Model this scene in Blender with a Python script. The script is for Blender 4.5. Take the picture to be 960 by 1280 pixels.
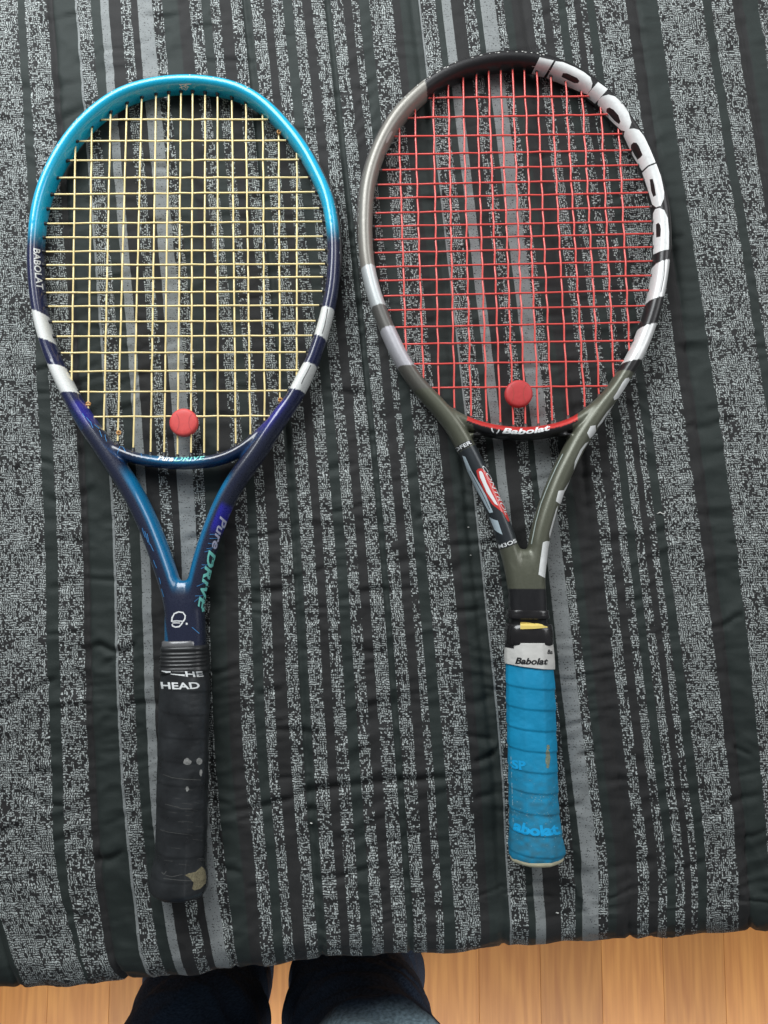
import bpy, bmesh, math, random
import numpy as np
from mathutils import Vector
from mathutils.bvhtree import BVHTree
from mathutils.kdtree import KDTree
random.seed(7); RNG = np.random.RandomState(11)
for o in list(bpy.data.objects): bpy.data.objects.remove(o)
SC = bpy.context.scene
COL = SC.collection
# ------------------------------------------------------------------ camera
CAM_H = 0.6545; PITCH = math.radians(5.0); FPX = 960.0
cam_d = bpy.data.cameras.new('camera'); cam = bpy.data.objects.new('camera', cam_d); COL.objects.link(cam)
cam.location = (0, 0, CAM_H); cam.rotation_euler = (PITCH, 0, 0)
cam_d.sensor_fit = 'VERTICAL'; cam_d.sensor_height = 36.0; cam_d.lens = 36.0*FPX/1280.0
cam_d.clip_start = 0.01; cam_d.clip_end = 50
SC.camera = cam
# ------------------------------------------------------------------ world + lamps
w = bpy.data.worlds.new('World'); SC.world = w; w.use_nodes = True
bg = w.node_tree.nodes['Background']; bg.inputs[0].default_value = (0.90, 0.95, 1.0, 1); bg.inputs[1].default_value = 0.15
def area(name, loc, target, sx, sy, power, color):
    d = bpy.data.lights.new(name, 'AREA'); d.shape = 'RECTANGLE'; d.size = sx; d.size_y = sy; d.energy = power; d.color = color
    o = bpy.data.objects.new(name, d); COL.objects.link(o); o.location = loc
    o.rotation_euler = (Vector(target)-Vector(loc)).to_track_quat('-Z', 'Y').to_euler()
    return o
area('window_light', (-0.45, 0.98, 0.80), (-0.02, 0.10, 0.0), 0.90, 0.70, 19.5, (0.95, 0.985, 1.0))
area('right_fill', (1.15, 0.75, 0.85), (0.1, -0.05, 0.0), 1.0, 0.7, 9.0, (0.98, 0.99, 1.0))  # added fill lamp: softens shadows and lifts the right-facing slopes
rl = area('floor_fill', (0.15, -1.12, -0.06), (0.15, -0.95, -0.55), 2.0, 0.25, 6.6, (1.0, 0.96, 0.90)); rl.data.spread = math.radians(115)  # added lamp kept below bed level to brighten the floor alone
sd = bpy.data.lights.new('knee_spot', 'SPOT'); sd.energy = 22.0; sd.spot_size = math.radians(24); sd.spot_blend = 0.6; sd.shadow_soft_size = 0.12; sd.color = (0.93, 0.97, 1.0)  # added spot that makes the patch of light on the knee
so = bpy.data.objects.new('knee_spot', sd); COL.objects.link(so); so.location = (0.75, -0.62, 1.05)
so.rotation_euler = (Vector((0.03, -0.50, -0.05))-Vector(so.location)).to_track_quat('-Z', 'Y').to_euler()
SC.view_settings.view_transform = 'Standard'; SC.view_settings.look = 'None'
SC.view_settings.exposure = 0.12; SC.view_settings.gamma = 1.0

# ------------------------------------------------------------------ helpers
CP, SP = math.cos(PITCH), math.sin(PITCH)
def ray(px, py):
    dx = (px-480.0)/FPX; dy = (640.0-py)/FPX
    return np.array([dx, dy*CP+SP, dy*SP-CP])
def P(px, py, z=0.0):
    d = ray(px, py); t = (z-CAM_H)/d[2]
    return np.array([d[0]*t, d[1]*t, z])
def PV(px, py, z):                      # vectorised
    px = np.asarray(px, float); py = np.asarray(py, float)
    dx = (px-480.0)/FPX; dy = (640.0-py)/FPX
    ry = dy*CP+SP; rz = dy*SP-CP; t = (z-CAM_H)/rz
    return np.stack([dx*t, ry*t, np.broadcast_to(z, px.shape)+0*px], -1)
def interp_dx(x, xs, ys): return np.interp(x, xs, ys)

def mat(name, color=(0.5,0.5,0.5), rough=0.5, metal=0.0, coat=0.0, coatr=0.1, spec=0.5, noise=None, bump=None, attr=None, sheen=0.0):
    m = bpy.data.materials.new(name); m.use_nodes = True; nt = m.node_tree; b = nt.nodes['Principled BSDF']
    b.inputs['Base Color'].default_value = (*color, 1); b.inputs['Roughness'].default_value = rough
    b.inputs['Metallic'].default_value = metal; b.inputs['Coat Weight'].default_value = coat
    b.inputs['Coat Roughness'].default_value = coatr; b.inputs['Specular IOR Level'].default_value = spec
    b.inputs['Sheen Weight'].default_value = sheen
    src = None
    if attr:
        a = nt.nodes.new('ShaderNodeAttribute'); a.attribute_name = attr; src = a.outputs['Color']
    if noise:
        sc, amt = noise
        tc = nt.nodes.new('ShaderNodeTexCoord'); n = nt.nodes.new('ShaderNodeTexNoise'); n.inputs['Scale'].default_value = sc; n.inputs['Detail'].default_value = 5
        nt.links.new(tc.outputs['Object'], n.inputs['Vector'])
        mr = nt.nodes.new('ShaderNodeMapRange'); mr.inputs[1].default_value = 0.3; mr.inputs[2].default_value = 0.7
        mr.inputs[3].default_value = 1-amt; mr.inputs[4].default_value = 1+amt
        nt.links.new(n.outputs['Fac'], mr.inputs[0])
        mx = nt.nodes.new('ShaderNodeVectorMath'); mx.operation = 'SCALE'
        if src: nt.links.new(src, mx.inputs[0])
        else: mx.inputs[0].default_value = color
        nt.links.new(mr.outputs[0], mx.inputs['Scale']); nt.links.new(mx.outputs[0], b.inputs['Base Color'])
        r2 = nt.nodes.new('ShaderNodeMapRange'); r2.inputs[1].default_value = 0.3; r2.inputs[2].default_value = 0.7
        r2.inputs[3].default_value = max(0.02, rough-0.08); r2.inputs[4].default_value = min(1, rough+0.1)
        nt.links.new(n.outputs['Fac'], r2.inputs[0]); nt.links.new(r2.outputs[0], b.inputs['Roughness'])
    elif src: nt.links.new(src, b.inputs['Base Color'])
    if bump:
        sc, dist = bump
        tc = nt.nodes.new('ShaderNodeTexCoord'); n = nt.nodes.new('ShaderNodeTexNoise'); n.inputs['Scale'].default_value = sc; n.inputs['Detail'].default_value = 4
        nt.links.new(tc.outputs['Object'], n.inputs['Vector'])
        bp = nt.nodes.new('ShaderNodeBump'); bp.inputs['Distance'].default_value = dist; bp.inputs['Strength'].default_value = 1
        nt.links.new(n.outputs['Fac'], bp.inputs['Height']); nt.links.new(bp.outputs[0], b.inputs['Normal'])
    return m

def empty(name, loc, label=None, cat=None, group=None):
    o = bpy.data.objects.new(name, None); COL.objects.link(o); o.location = loc; o.empty_display_size = 0.05
    if label: o['label'] = label
    if cat: o['category'] = cat
    if group: o['group'] = group
    return o
def root_of(o):
    while o.parent: o = o.parent
    return o
def link_mesh(name, verts, faces, m, parent=None, smooth=True, label=None):
    off = np.array(root_of(parent).location) if parent else np.zeros(3)
    me = bpy.data.meshes.new(name); v = np.asarray(verts, float)-off
    me.from_pydata(v.tolist(), [], [list(map(int, f)) for f in faces]); me.update()
    if smooth: me.polygons.foreach_set('use_smooth', [True]*len(me.polygons))
    if m: me.materials.append(m)
    o = bpy.data.objects.new(name, me); COL.objects.link(o)
    if parent: o.parent = parent
    if label: o['label'] = label
    return o
def catmull(pts, per=8):
    p = np.asarray(pts, float); n = len(p); out = []
    for i in range(n-1):
        p0 = p[max(i-1, 0)]; p1 = p[i]; p2 = p[i+1]; p3 = p[min(i+2, n-1)]
        for k in range(per):
            t = k/per
            out.append(0.5*((2*p1)+(-p0+p2)*t+(2*p0-5*p1+4*p2-p3)*t*t+(-p0+3*p1-3*p2+p3)*t**3))
    out.append(p[-1]); return np.array(out)
def resample(p, step):
    d = np.r_[0, np.cumsum(np.linalg.norm(np.diff(p[:, :3], axis=0), axis=1))]
    n = max(2, int(d[-1]/step)); s = np.linspace(0, d[-1], n+1)
    return np.stack([np.interp(s, d, p[:, k]) for k in range(p.shape[1])], -1), s
def smooth_path(p, it):
    p = p.copy()
    for _ in range(it): p[1:-1] = 0.25*p[:-2]+0.5*p[1:-1]+0.25*p[2:]
    return p
def sweep(path, A, B, sides=20, ex=2.2, closed=False, ups=None, phase=0.0):
    """tube whose section lies in the plane (side, up=z); A half width, B half height per point"""
    n = len(path); A = np.broadcast_to(A, n); B = np.broadcast_to(B, n)
    T = np.gradient(path, axis=0); T /= np.linalg.norm(T, axis=1)[:, None]+1e-12
    up = np.array([0, 0, 1.0]); S = np.cross(T, up); S /= np.linalg.norm(S, axis=1)[:, None]+1e-12
    U = np.cross(S, T)
    th = np.arange(sides)*2*math.pi/sides+phase
    c, s = np.cos(th), np.sin(th)
    cx = np.sign(c)*np.abs(c)**(2/ex); sx = np.sign(s)*np.abs(s)**(2/ex)
    V = path[:, None, :]+S[:, None, :]*(A[:, None]*cx)[..., None]+U[:, None, :]*(B[:, None]*sx)[..., None]
    V = V.reshape(-1, 3); F = []
    for i in range(n-1):
        for k in range(sides):
            a = i*sides+k; b = i*sides+(k+1) % sides
            F.append((a, a+sides, b+sides, b))
    F.append(tuple(range(sides))); F.append(tuple((n-1)*sides+k for k in reversed(range(sides))))
    return V, F
def merge(parts):
    V = []; F = []; o = 0
    for v, f in parts:
        V.append(v); F += [tuple(i+o for i in ff) for ff in f]; o += len(v)
    return np.concatenate(V), F
def vnoise(x, y, seed=0):
    """smooth value noise, -1..1"""
    g = np.random.RandomState(seed).rand(257, 257)*2-1
    xi = np.floor(x).astype(int); yi = np.floor(y).astype(int); fx = x-xi; fy = y-yi
    fx = fx*fx*(3-2*fx); fy = fy*fy*(3-2*fy)
    a = g[xi % 257, yi % 257]; b = g[(xi+1) % 257, yi % 257]; c = g[xi % 257, (yi+1) % 257]; d = g[(xi+1) % 257, (yi+1) % 257]
    return (a*(1-fx)+b*fx)*(1-fy)+(c*(1-fx)+d*fx)*fy

# ------------------------------------------------------------------ floor
FLOOR = -0.55
def wood():
    m = bpy.data.materials.new('floor_wood'); m.use_nodes = True; nt = m.node_tree; N = nt.nodes.new; L = nt.links.new
    b = nt.nodes['Principled BSDF']; b.inputs['Roughness'].default_value = 0.38
    tc = N('ShaderNodeTexCoord'); oi = N('ShaderNodeObjectInfo')
    add = N('ShaderNodeVectorMath'); add.operation = 'ADD'
    comb = N('ShaderNodeCombineXYZ'); ml = N('ShaderNodeMath'); ml.operation = 'MULTIPLY'; ml.inputs[1].default_value = 37.0
    L(oi.outputs['Random'], ml.inputs[0]); L(ml.outputs[0], comb.inputs[0]); L(ml.outputs[0], comb.inputs[1])
    L(tc.outputs['Object'], add.inputs[0]); L(comb.outputs[0], add.inputs[1])
    mp = N('ShaderNodeMapping'); mp.inputs['Scale'].default_value = (14, 1.6, 1); L(add.outputs[0], mp.inputs[0])
    wv = N('ShaderNodeTexNoise'); wv.inputs['Scale'].default_value = 1.0; wv.inputs['Detail'].default_value = 2; L(mp.outputs[0], wv.inputs['Vector'])
    sn = N('ShaderNodeMath'); sn.operation = 'MULTIPLY'; sn.inputs[1].default_value = 55; L(wv.outputs['Fac'], sn.inputs[0])
    s2 = N('ShaderNodeMath'); s2.operation = 'SINE'; L(sn.outputs[0], s2.inputs[0])
    mp2 = N('ShaderNodeMapping'); mp2.inputs["Scale"].default_value = (150, 7, 1); L(add.outputs[0], mp2.inputs[0])
    fn = N('ShaderNodeTexNoise'); fn.inputs['Scale'].default_value = 1.0; fn.inputs['Detail'].default_value = 4; L(mp2.outputs[0], fn.inputs['Vector'])
    mixf = N('ShaderNodeMath'); mixf.operation = 'MULTIPLY_ADD'; L(s2.outputs[0], mixf.inputs[0]); mixf.inputs[1].default_value = 0.10; L(fn.outputs['Fac'], mixf.inputs[2])
    cr = N('ShaderNodeValToRGB'); e = cr.color_ramp.elements
    e[0].position = 0.25; e[0].color = (0.50, 0.195, 0.045, 1); e[1].position = 0.7; e[1].color = (0.66, 0.30, 0.075, 1)
    L(mixf.outputs[0], cr.inputs[0])
    hs = N('ShaderNodeHueSaturation'); mr = N('ShaderNodeMapRange'); mr.inputs[3].default_value = 0.82; mr.inputs[4].default_value = 1.12
    L(oi.outputs['Random'], mr.inputs[0]); L(mr.outputs[0], hs.inputs['Value']); L(cr.outputs[0], hs.inputs['Color'])
    L(hs.outputs[0], b.inputs['Base Color'])
    return m
M_WOOD = wood()
slab_v = np.array([(-1.6, -2.2, FLOOR-0.02), (1.6, -2.2, FLOOR-0.02), (1.6, 0.8, FLOOR-0.02), (-1.6, 0.8, FLOOR-0.02)])
floor = link_mesh('floor', slab_v, [(0, 1, 2, 3)], mat('subfloor', (0.12, 0.07, 0.04), 0.9), smooth=False); floor['kind'] = 'structure'
PW = 0.092
def plank_mesh(Lp):
    bm = bmesh.new(); bmesh.ops.create_cube(bm, size=1.0)
    for v in bm.verts: v.co = Vector((v.co.x*(PW-0.00025), v.co.y*(Lp-0.0006), v.co.z*0.012))
    bmesh.ops.bevel(bm, geom=[e for e in bm.edges if all(v.co.z > 0 for v in e.verts)], offset=0.0003, segments=1, affect='EDGES')
    me = bpy.data.meshes.new('plank'); bm.to_mesh(me); bm.free(); me.materials.append(M_WOOD); return me
pm = plank_mesh(0.9)
nx = int(3.0/PW)
for i in range(nx):
    x = -1.48+i*PW+0.012
    off = [0.0, 0.37, 0.71, 0.2, 0.55][i % 5]
    for k in range(3):
        o = bpy.data.objects.new('plank', pm); COL.objects.link(o); o.parent = floor
        o.location = (x, -2.0+off*0.9-0.25+k*0.9+0.2, FLOOR-0.006)

# ------------------------------------------------------------------ bedspread
# stripes measured across the cloth: (from, to, density of the speckle, solid)
ST = [(-330,-300,.5,0),(-285,-275,0,1),(-262,-248,.5,0),(-240,-222,0,1),(-222,-210,.5,0),(-175,-160,.5,0),(-148,-136,.5,0),(-124,-112,.5,0),
      (-60,22,.62,0),(31,59,.55,0),(94.6,97,0,1),(97,114,.55,0),(126,136,0,1),(134,134.1,.5,0),(151,164,.5,0),(172,190,0,1),(190,203,.45,0),
      (237,252,.5,0),(263,275,.5,0),(289,303,.5,0),(314,330,.52,0),(340,354,.52,0),(366,379,.46,0),(390,406,.56,0),(414,429,.55,0),(440,449,.42,0),
      (462,491,.52,0),(524,526,0,1),(526,545,.52,0),(553,564,0,1),(580,594,.45,0),(601,619,0,1),(619,630,.42,0),
      (664,677,.48,0),(687,697,.48,0),(707,717.5,.48,0),(725,733,.42,0),(743,783,.6,0),(822,879,.62,0),(890,917,.55,0),(949,970,.55,0),
      (985,996,0,1),(1012,1026,.5,0),(1033,1050,0,1),(1050,1062,.5,0),(1100,1114,.5,0),(1126,1140,.5,0),(1152,1166,.5,0),(1178,1192,.5,0),(1204,1244,.6,0),(1275,1330,.6,0)]
SATIN = [(-110,-60),(22,31),(66,95),(114,126),(203,222),(252,263),(303,314),(354,366),(406,414),(449,462),(500,524),(545,553),(594,601),(630,640),(697,707),(733,743),(797,822),(879,890),(930,949),(1062,1080)]
SEAMS = [-190,-70,64,196,306,410,516,655,797,925,1060,1200]
us = np.array(sorted(set(np.round(np.arange(-400, 1400, 3.0), 2))))
extra = []
for a, b, d, s in ST:
    for e in (a, b): extra += [e-0.35, e+0.35]
for a, b in SATIN: extra += [a-1.5, a+1.5, b-1.5, b+1.5]
us = np.array(sorted(set(us).union(set(np.round(extra, 2)))))
ANC = {10: ([-400, 1400], [0, 0]),
  640: ([-400, 22, 31, 95, 172, 237, 314, 390, 462, 524, 553, 601, 664, 725, 822, 1000, 1400], [10, 32, 39, 45, 52, 57, 59, 64, 65, 70, 73, 76, 82, 84, 93, 103, 125]),
  960: ([-400, 22, 31, 95, 126, 172, 237, 263, 289, 314, 390, 462, 524, 601, 664, 725, 743, 822, 1000, 1400], [15, 42, 47, 56, 60, 65, 68, 72, 75, 78, 87, 94, 102, 112, 118, 123, 126, 128, 140, 165]),
  1085: ([-400, 22, 31, 95, 172, 237, 314, 390, 462, 566, 601, 664, 743, 822, 1000, 1400], [20, 48, 52, 68, 76, 82, 87, 96, 102, 113, 126, 133, 139, 138, 150, 170]),
  1195: ([-400, -60, 22, 31, 95, 126, 172, 237, 263, 314, 390, 462, 524, 601, 664, 743, 822, 1000, 1400], [55, 75, 75, 70, 80, 88, 94, 89, 92, 96, 104, 110, 117, 127, 131, 139, 146, 155, 175])}
rows_a = sorted(ANC)
DXT = np.array([np.interp(us, *ANC[r]) for r in rows_a])       # rows x us
def dx_at(py):
    if py <= 10: return (DXT[1]-DXT[0])*(py-10)/630.0
    py = min(py, 1195)
    x = np.array(rows_a, float)
    k = int(np.searchsorted(x, py)); k = min(max(k, 1), len(x)-1); t = (py-x[k-1])/(x[k]-x[k-1])
    # Catmull-Rom between anchor rows
    m1 = (DXT[k]-DXT[k-1])/(x[k]-x[k-1]); m0 = (DXT[k-1]-DXT[k-2])/(x[k-1]-x[k-2]) if k > 1 else m1
    m2 = (DXT[k+1]-DXT[k])/(x[k+1]-x[k]) if k < len(x)-1 else m1
    h = x[k]-x[k-1]; a = (m0+m1)/2*h; b = (m1+m2)/2*h
    return (2*t**3-3*t*t+1)*DXT[k-1]+(t**3-2*t*t+t)*a+(-2*t**3+3*t*t)*DXT[k]+(t**3-t*t)*b
EDGE = ([-600, 0, 60, 110, 150, 200, 260, 330, 400, 480, 560, 620, 700, 800, 880, 960, 1500], [1236, 1233, 1233, 1229, 1225, 1220, 1212, 1205, 1199, 1193, 1190, 1184, 1178, 1172, 1167, 1161, 1130])
RB = 0.030
pyE = 1195
pxe = us+DXT[-1]
ye = np.interp(pxe, *EDGE)
sc_b = np.abs(np.sin(np.pi*(us-64)/52.0)); ye = ye+1.5*(sc_b-0.6)+1.2*vnoise(us/30, us*0+3.3, 5)
dyr = (640-ye)/FPX; ry = dyr*CP+SP; rz = -(dyr*SP-CP); tanp = -ry/rz; ph = np.arctan(tanp)
yc = -(CAM_H+RB-RB*np.sin(ph))*tanp+RB*np.cos(ph)
rows = []; PXR = []; PYR = []
py_list = list(np.arange(-280, 1121, 3.0))
for py in py_list:
    px = us+dx_at(py); rows.append(PV(px, np.full_like(px, py), 0.0)); PXR.append(px); PYR.append(np.full_like(px, py))
y0 = rows[-1][:, 1]
def screen_row(y, z, pxs):
    # point at world y,z whose x falls on image column pxs
    d = (CAM_H-z)*CP - y*SP; return (pxs-480)/FPX*d
NA = 22
def py_of(y, z):
    d = (CAM_H-z)*CP - y*SP + 0*y; h = -(CAM_H-z)*SP - y*CP
    # forward axis (0,SP,-CP); up axis (0,CP,SP)
    dep = y*SP+(CAM_H-z)*CP; u_ = y*CP-(CAM_H-z)*SP
    return 640-FPX*u_/dep, dep
for k in range(1, NA+1):
    y = y0+(yc-y0)*k/NA; z = np.zeros_like(y); pyv, dep = py_of(y, z)
    pxv = np.array([0.0]*len(us)); base = float(np.mean(pyv))
    # per-column interpolation of dx
    lo = dx_at(1120); hi = dx_at(1195); t = np.clip((pyv-1120)/75.0, 0, 1.3)
    pxv = us+lo+(hi-lo)*t
    rows.append(np.stack([(pxv-480)/FPX*dep, y, z], -1)); PXR.append(pxv); PYR.append(pyv)
lastpx = PXR[-1]
for k in range(1, 19):
    a = math.pi/2*k/18; y = yc-RB*math.sin(a); z = np.full_like(y, -RB+RB*math.cos(a))
    pyv, dep = py_of(y, z)
    extra_lean = np.interp(us, [0, 60, 140, 260, 400], [26, 26, 16, 6, 0])*(k/18)
    rows.append(np.stack([(lastpx+extra_lean-480)/FPX*dep, y, z], -1)); PXR.append(lastpx); PYR.append(pyv+20)
lastx = rows[-1][:, 0]
for k in range(1, 41):
    z = np.full_like(yc, -RB-0.0115*k)
    bul = 0.012*vnoise(us/45+0*z, z*6, 9)*min(1, k/10)+0.02*k/40
    rows.append(np.stack([lastx, yc-RB+np.minimum(bul, 0.012), z], -1)); PXR.append(lastpx); PYR.append(np.full_like(yc, 1260+8*k))
G = np.array(rows); PX = np.array(PXR); PYa = np.array(PYR); nr, nc = G.shape[:2]
Ug = np.broadcast_to(us, (nr, nc))
Vg = np.zeros((nr, nc)); Vg[1:] = np.cumsum(np.linalg.norm(np.diff(G, axis=0)[:, :, 1:], axis=2), axis=0)
# relief, in metres
H = np.zeros((nr, nc))
wob = 2.0*vnoise(Vg*14, Ug*0+1, 21)
seam_dist = np.min([np.abs(Ug+wob*0.5-s) for s in SEAMS], axis=0)
H -= 0.0022*np.exp(-(seam_dist/3.2)**2)
H += 0.0012*np.clip(seam_dist/45, 0, 1)**0.7
# small gathers along the stitched seams
H += 0.0008*vnoise(Vg*150, Ug/30, 31)*np.exp(-(seam_dist/22)**2)
# cross-wise wrinkles, rising to the right
Wv = Vg*1000+0.10*PX
for sc, ln, amp, sd in ((30, 90, 0.0026, 41), (14, 50, 0.0020, 42), (7, 28, 0.0011, 43), (4.5, 14, 0.0004, 44)):
    n = vnoise(Wv/sc+1.6*vnoise(PX/70, Vg*8, sd+10), PX/ln, sd)
    gate = 0.35+0.65*np.clip(vnoise(PX/120, PYa/110, sd+20)+0.4, 0, 1)
    H += amp*(0.45-np.abs(n)**0.8*1.25)*gate
H += 0.0015*vnoise(PX/140, PYa/160, 51)
CREASES = [([(262,1022),(300,1016),(345,1004),(400,988),(450,981),(520,975),(575,972),(622,966)], 2.6, 5),
  ([(-20,888),(10,880),(50,858),(78,844)], 2.4, 4), ([(108,811),(125,806),(142,815),(160,812),(176,799)], 3.0, 4.5),
  ([(131,892),(150,889),(185,878)], 1.6, 4), ([(112,1078),(136,1074),(157,1063)], 3.0, 5), ([(60,1056),(85,1046),(112,1040)],1.6,5),
  ([(905,783),(917,773),(930,769)], 2.4, 4), ([(915,934),(928,939),(941,945)], 1.8, 3), ([(860,1033),(885,1022),(915,1003),(960,990)], 1.8, 4.5),
  ([(928,1050),(960,1036)], 2.0, 4), ([(0,600),(27,585),(49,577),(75,586)], 2.0, 4), ([(50,622),(85,628),(108,616),(125,605)], 1.8, 5),
  ([(300,760),(340,742),(380,726)], 1.4, 7), ([(560,870),(590,880),(612,872),(624,862)], 1.6, 6), ([(590,955),(612,947),(626,932)], 2.2, 4),
  ([(480,708),(520,700),(555,716),(592,700)], 1.4, 8), ([(790,430),(830,425),(870,440)], 1.4, 8), ([(852,145),(880,140),(905,150)], 1.4, 7),
  ([(850,250),(880,262),(910,255)], 1.2, 7), ([(740,690),(800,672),(850,664)], 1.4, 8), ([(700,1100),(760,1086),(830,1078)], 1.5, 7), ([(380,1110),(440,1092),(500,1086)], 1.5, 7),
  ([(0,100),(40,112),(80,108)],1.0,7), ([(66,110),(100,104),(120,112)],1.4,6), ([(340,50),(380,44),(400,60)],1.2,6)]
rr = random.Random(5)
for _ in range(300):
    x0 = rr.uniform(-60, 1000); y0_ = rr.uniform(-60, 1180); ln = rr.uniform(25, 75); sl = rr.uniform(-0.45, 0.12)
    CREASES.append(([(x0, y0_), (x0+ln*0.5, y0_+sl*ln*0.5+rr.uniform(-3, 3)), (x0+ln, y0_+sl*ln)], rr.uniform(0.6, 1.8), rr.uniform(2.2, 4.5)))
for pts, dep, wd in CREASES:
    pts = catmull(pts, 3); x0 = pts[:, 0].min()-30; x1 = pts[:, 0].max()+30; yy0 = pts[:, 1].min()-30; yy1 = pts[:, 1].max()+30
    msk = (PX > x0) & (PX < x1) & (PYa > yy0) & (PYa < yy1)
    if not msk.any(): continue
    qx = PX[msk]; qy = PYa[msk]
    yl = np.interp(qx, pts[:, 0], pts[:, 1]); tt = (qx-pts[0, 0])/(pts[-1, 0]-pts[0, 0])
    env = np.clip(np.minimum(tt, 1-tt)*5, 0, 1)*np.where((tt > 0) & (tt < 1), 1, 0); env = env*env*(3-2*env)
    dd = (qy-yl)/wd
    H[msk] += 0.001*dep*env*(-np.exp(-dd*dd)+0.55*np.exp(-((dd+2.1)/1.7)**2)+0.25*np.exp(-((dd-2.2)/1.7)**2))
H = np.minimum(H-0.0004, 0.0022)
# apply relief along the sheet normal
dU = np.gradient(G, axis=1); dV = np.gradient(G, axis=0)
Nn = np.cross(dV, dU); Nn /= np.linalg.norm(Nn, axis=2)[..., None]+1e-12
if Nn[5, 5, 2] < 0: Nn = -Nn
G = G+Nn*H[..., None]
dens = np.zeros(nc); sol = np.zeros(nc); sat = np.zeros(nc)
for a, b, d, s in ST:
    mk = (us > a) & (us < b); dens[mk] = d; sol[mk] = s
for a, b in SATIN: sat[(us > a) & (us < b)] = 1
def quilt_mat():
    m = bpy.data.materials.new('bedspread_cloth'); m.use_nodes = True; nt = m.node_tree; N = nt.nodes.new; L = nt.links.new
    b = nt.nodes['Principled BSDF']; b.inputs['Roughness'].default_value = 0.75; b.inputs['Specular IOR Level'].default_value = 0.30
    b.inputs['Sheen Weight'].default_value = 0.06; b.inputs['Sheen Roughness'].default_value = 0.4
    at = N('ShaderNodeAttribute'); at.attribute_name = 'stripe'; sp = N('ShaderNodeSeparateColor'); L(at.outputs['Color'], sp.inputs[0])
    uv = N('ShaderNodeUVMap'); uv.uv_map = 'cloth'; sx = N('ShaderNodeSeparateXYZ'); L(uv.outputs[0], sx.inputs[0])
    def M(op, a=None, b_=None, c=None):
        n = N('ShaderNodeMath'); n.operation = op
        for i, v in enumerate((a, b_, c)):
            if v is None: continue
            if isinstance(v, (int, float)): n.inputs[i].default_value = v
            else: L(v, n.inputs[i])
        return n.outputs[0]
    def noise(scale, detail=2, vec=None, w=0):
        n = N('ShaderNodeTexNoise'); n.inputs['Scale'].default_value = scale; n.inputs['Detail'].default_value = detail; n.inputs['Roughness'].default_value = 0.5
        mp = N('ShaderNodeMapping'); mp.inputs['Location'].default_value = (w*3.7, w*1.9, w); L(vec or uv.outputs[0], mp.inputs[0]); L(mp.outputs[0], n.inputs['Vector']); return n.outputs['Fac']
    # cloth coordinates are millimetres
    wx = M('MULTIPLY', M('SUBTRACT', noise(0.22, 1, w=5), 0.5), 3.2); wy = M('MULTIPLY', M('SUBTRACT', noise(0.22, 1, w=9), 0.5), 3.2)
    X = M('ADD', sx.outputs[0], wx); Y = M('ADD', sx.outputs[1], wy)
    wt = N('ShaderNodeMapRange'); wt.inputs[1].default_value = 0.42; wt.inputs[2].default_value = 0.58; wt.inputs[3].default_value = 0.12; wt.inputs[4].default_value = 0.88; L(noise(0.10, 1, w=2), wt.inputs[0])
    fx0 = M('MULTIPLY', M('SUBTRACT', noise(0.75, 0, w=11), 0.5), 1.3); fy0 = M('MULTIPLY', M('SUBTRACT', noise(0.75, 0, w=12), 0.5), 1.3)
    gx = M('DIVIDE', M('ADD', X, fx0), 1.80); gy = M('DIVIDE', M('ADD', Y, fy0), 1.9)
    cj = M('FLOOR', gy)
    wr = N('ShaderNodeTexWhiteNoise'); wr.noise_dimensions = '1D'; L(cj, wr.inputs['W']); gx = M('ADD', gx, M('MULTIPLY', wr.outputs['Value'], 0.45))
    ci = M('FLOOR', gx)
    cc = N('ShaderNodeCombineXYZ'); L(ci, cc.inputs[0]); L(cj, cc.inputs[1]); wn = N('ShaderNodeTexWhiteNoise'); wn.noise_dimensions = '2D'; L(cc.outputs[0], wn.inputs['Vector'])
    rs = N('ShaderNodeSeparateColor'); L(wn.outputs['Color'], rs.inputs[0])
    ax = M('ABSOLUTE', M('SUBTRACT', M('SUBTRACT', gx, ci), 0.5)); ay = M('ABSOLUTE', M('SUBTRACT', M('SUBTRACT', gy, cj), 0.5))
    hz = M('LESS_THAN', rs.outputs[0], wt.outputs[0]); vt = M('SUBTRACT', 1.0, hz)
    lng = M('MULTIPLY_ADD', M('LESS_THAN', rs.outputs[1], 0.55), 0.20, 0.30)
    hx = M('ADD', M('MULTIPLY', hz, lng), M('MULTIPLY', vt, 0.20)); hy = M('ADD', M('MULTIPLY', vt, lng), M('MULTIPLY', hz, 0.20))
    def soft(h, a_): 
        n = N('ShaderNodeMapRange'); n.inputs[1].default_value = -0.15; n.inputs[2].default_value = 0.12; L(M('SUBTRACT', h, a_), n.inputs[0]); return n.outputs[0]
    big = M('MULTIPLY', M('SUBTRACT', noise(0.06, 1.5, w=4), 0.5), 1.1)
    cv_ = N('ShaderNodeCombineXYZ'); L(M('MULTIPLY', sx.outputs[0], 0.30), cv_.inputs[0]); L(M('MULTIPLY', sx.outputs[1], 0.018), cv_.inputs[1])
    col = M('MULTIPLY', M('SUBTRACT', noise(1.0, 1.0, vec=cv_.outputs[0], w=14), 0.5), 1.3)
    prob = M('ADD', M('MULTIPLY_ADD', sp.outputs[0], 0.80, 0.32), M('ADD', big, col))
    onc = M('LESS_THAN', rs.outputs[2], prob)
    wv2 = N('ShaderNodeTexWhiteNoise'); wv2.noise_dimensions = '3D'; cc2 = N('ShaderNodeCombineXYZ'); L(ci, cc2.inputs[0]); L(cj, cc2.inputs[1]); cc2.inputs[2].default_value = 7.5; L(cc2.outputs[0], wv2.inputs['Vector'])
    fleck = M('MULTIPLY', M('MULTIPLY', M('MULTIPLY', soft(hx, ax), soft(hy, ay)), onc), M('MULTIPLY_ADD', wv2.outputs['Value'], 0.45, 0.55))
    cy = M('COSINE', M('MULTIPLY', Y, 2*math.pi/2.25))
    class _o: pass
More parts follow.
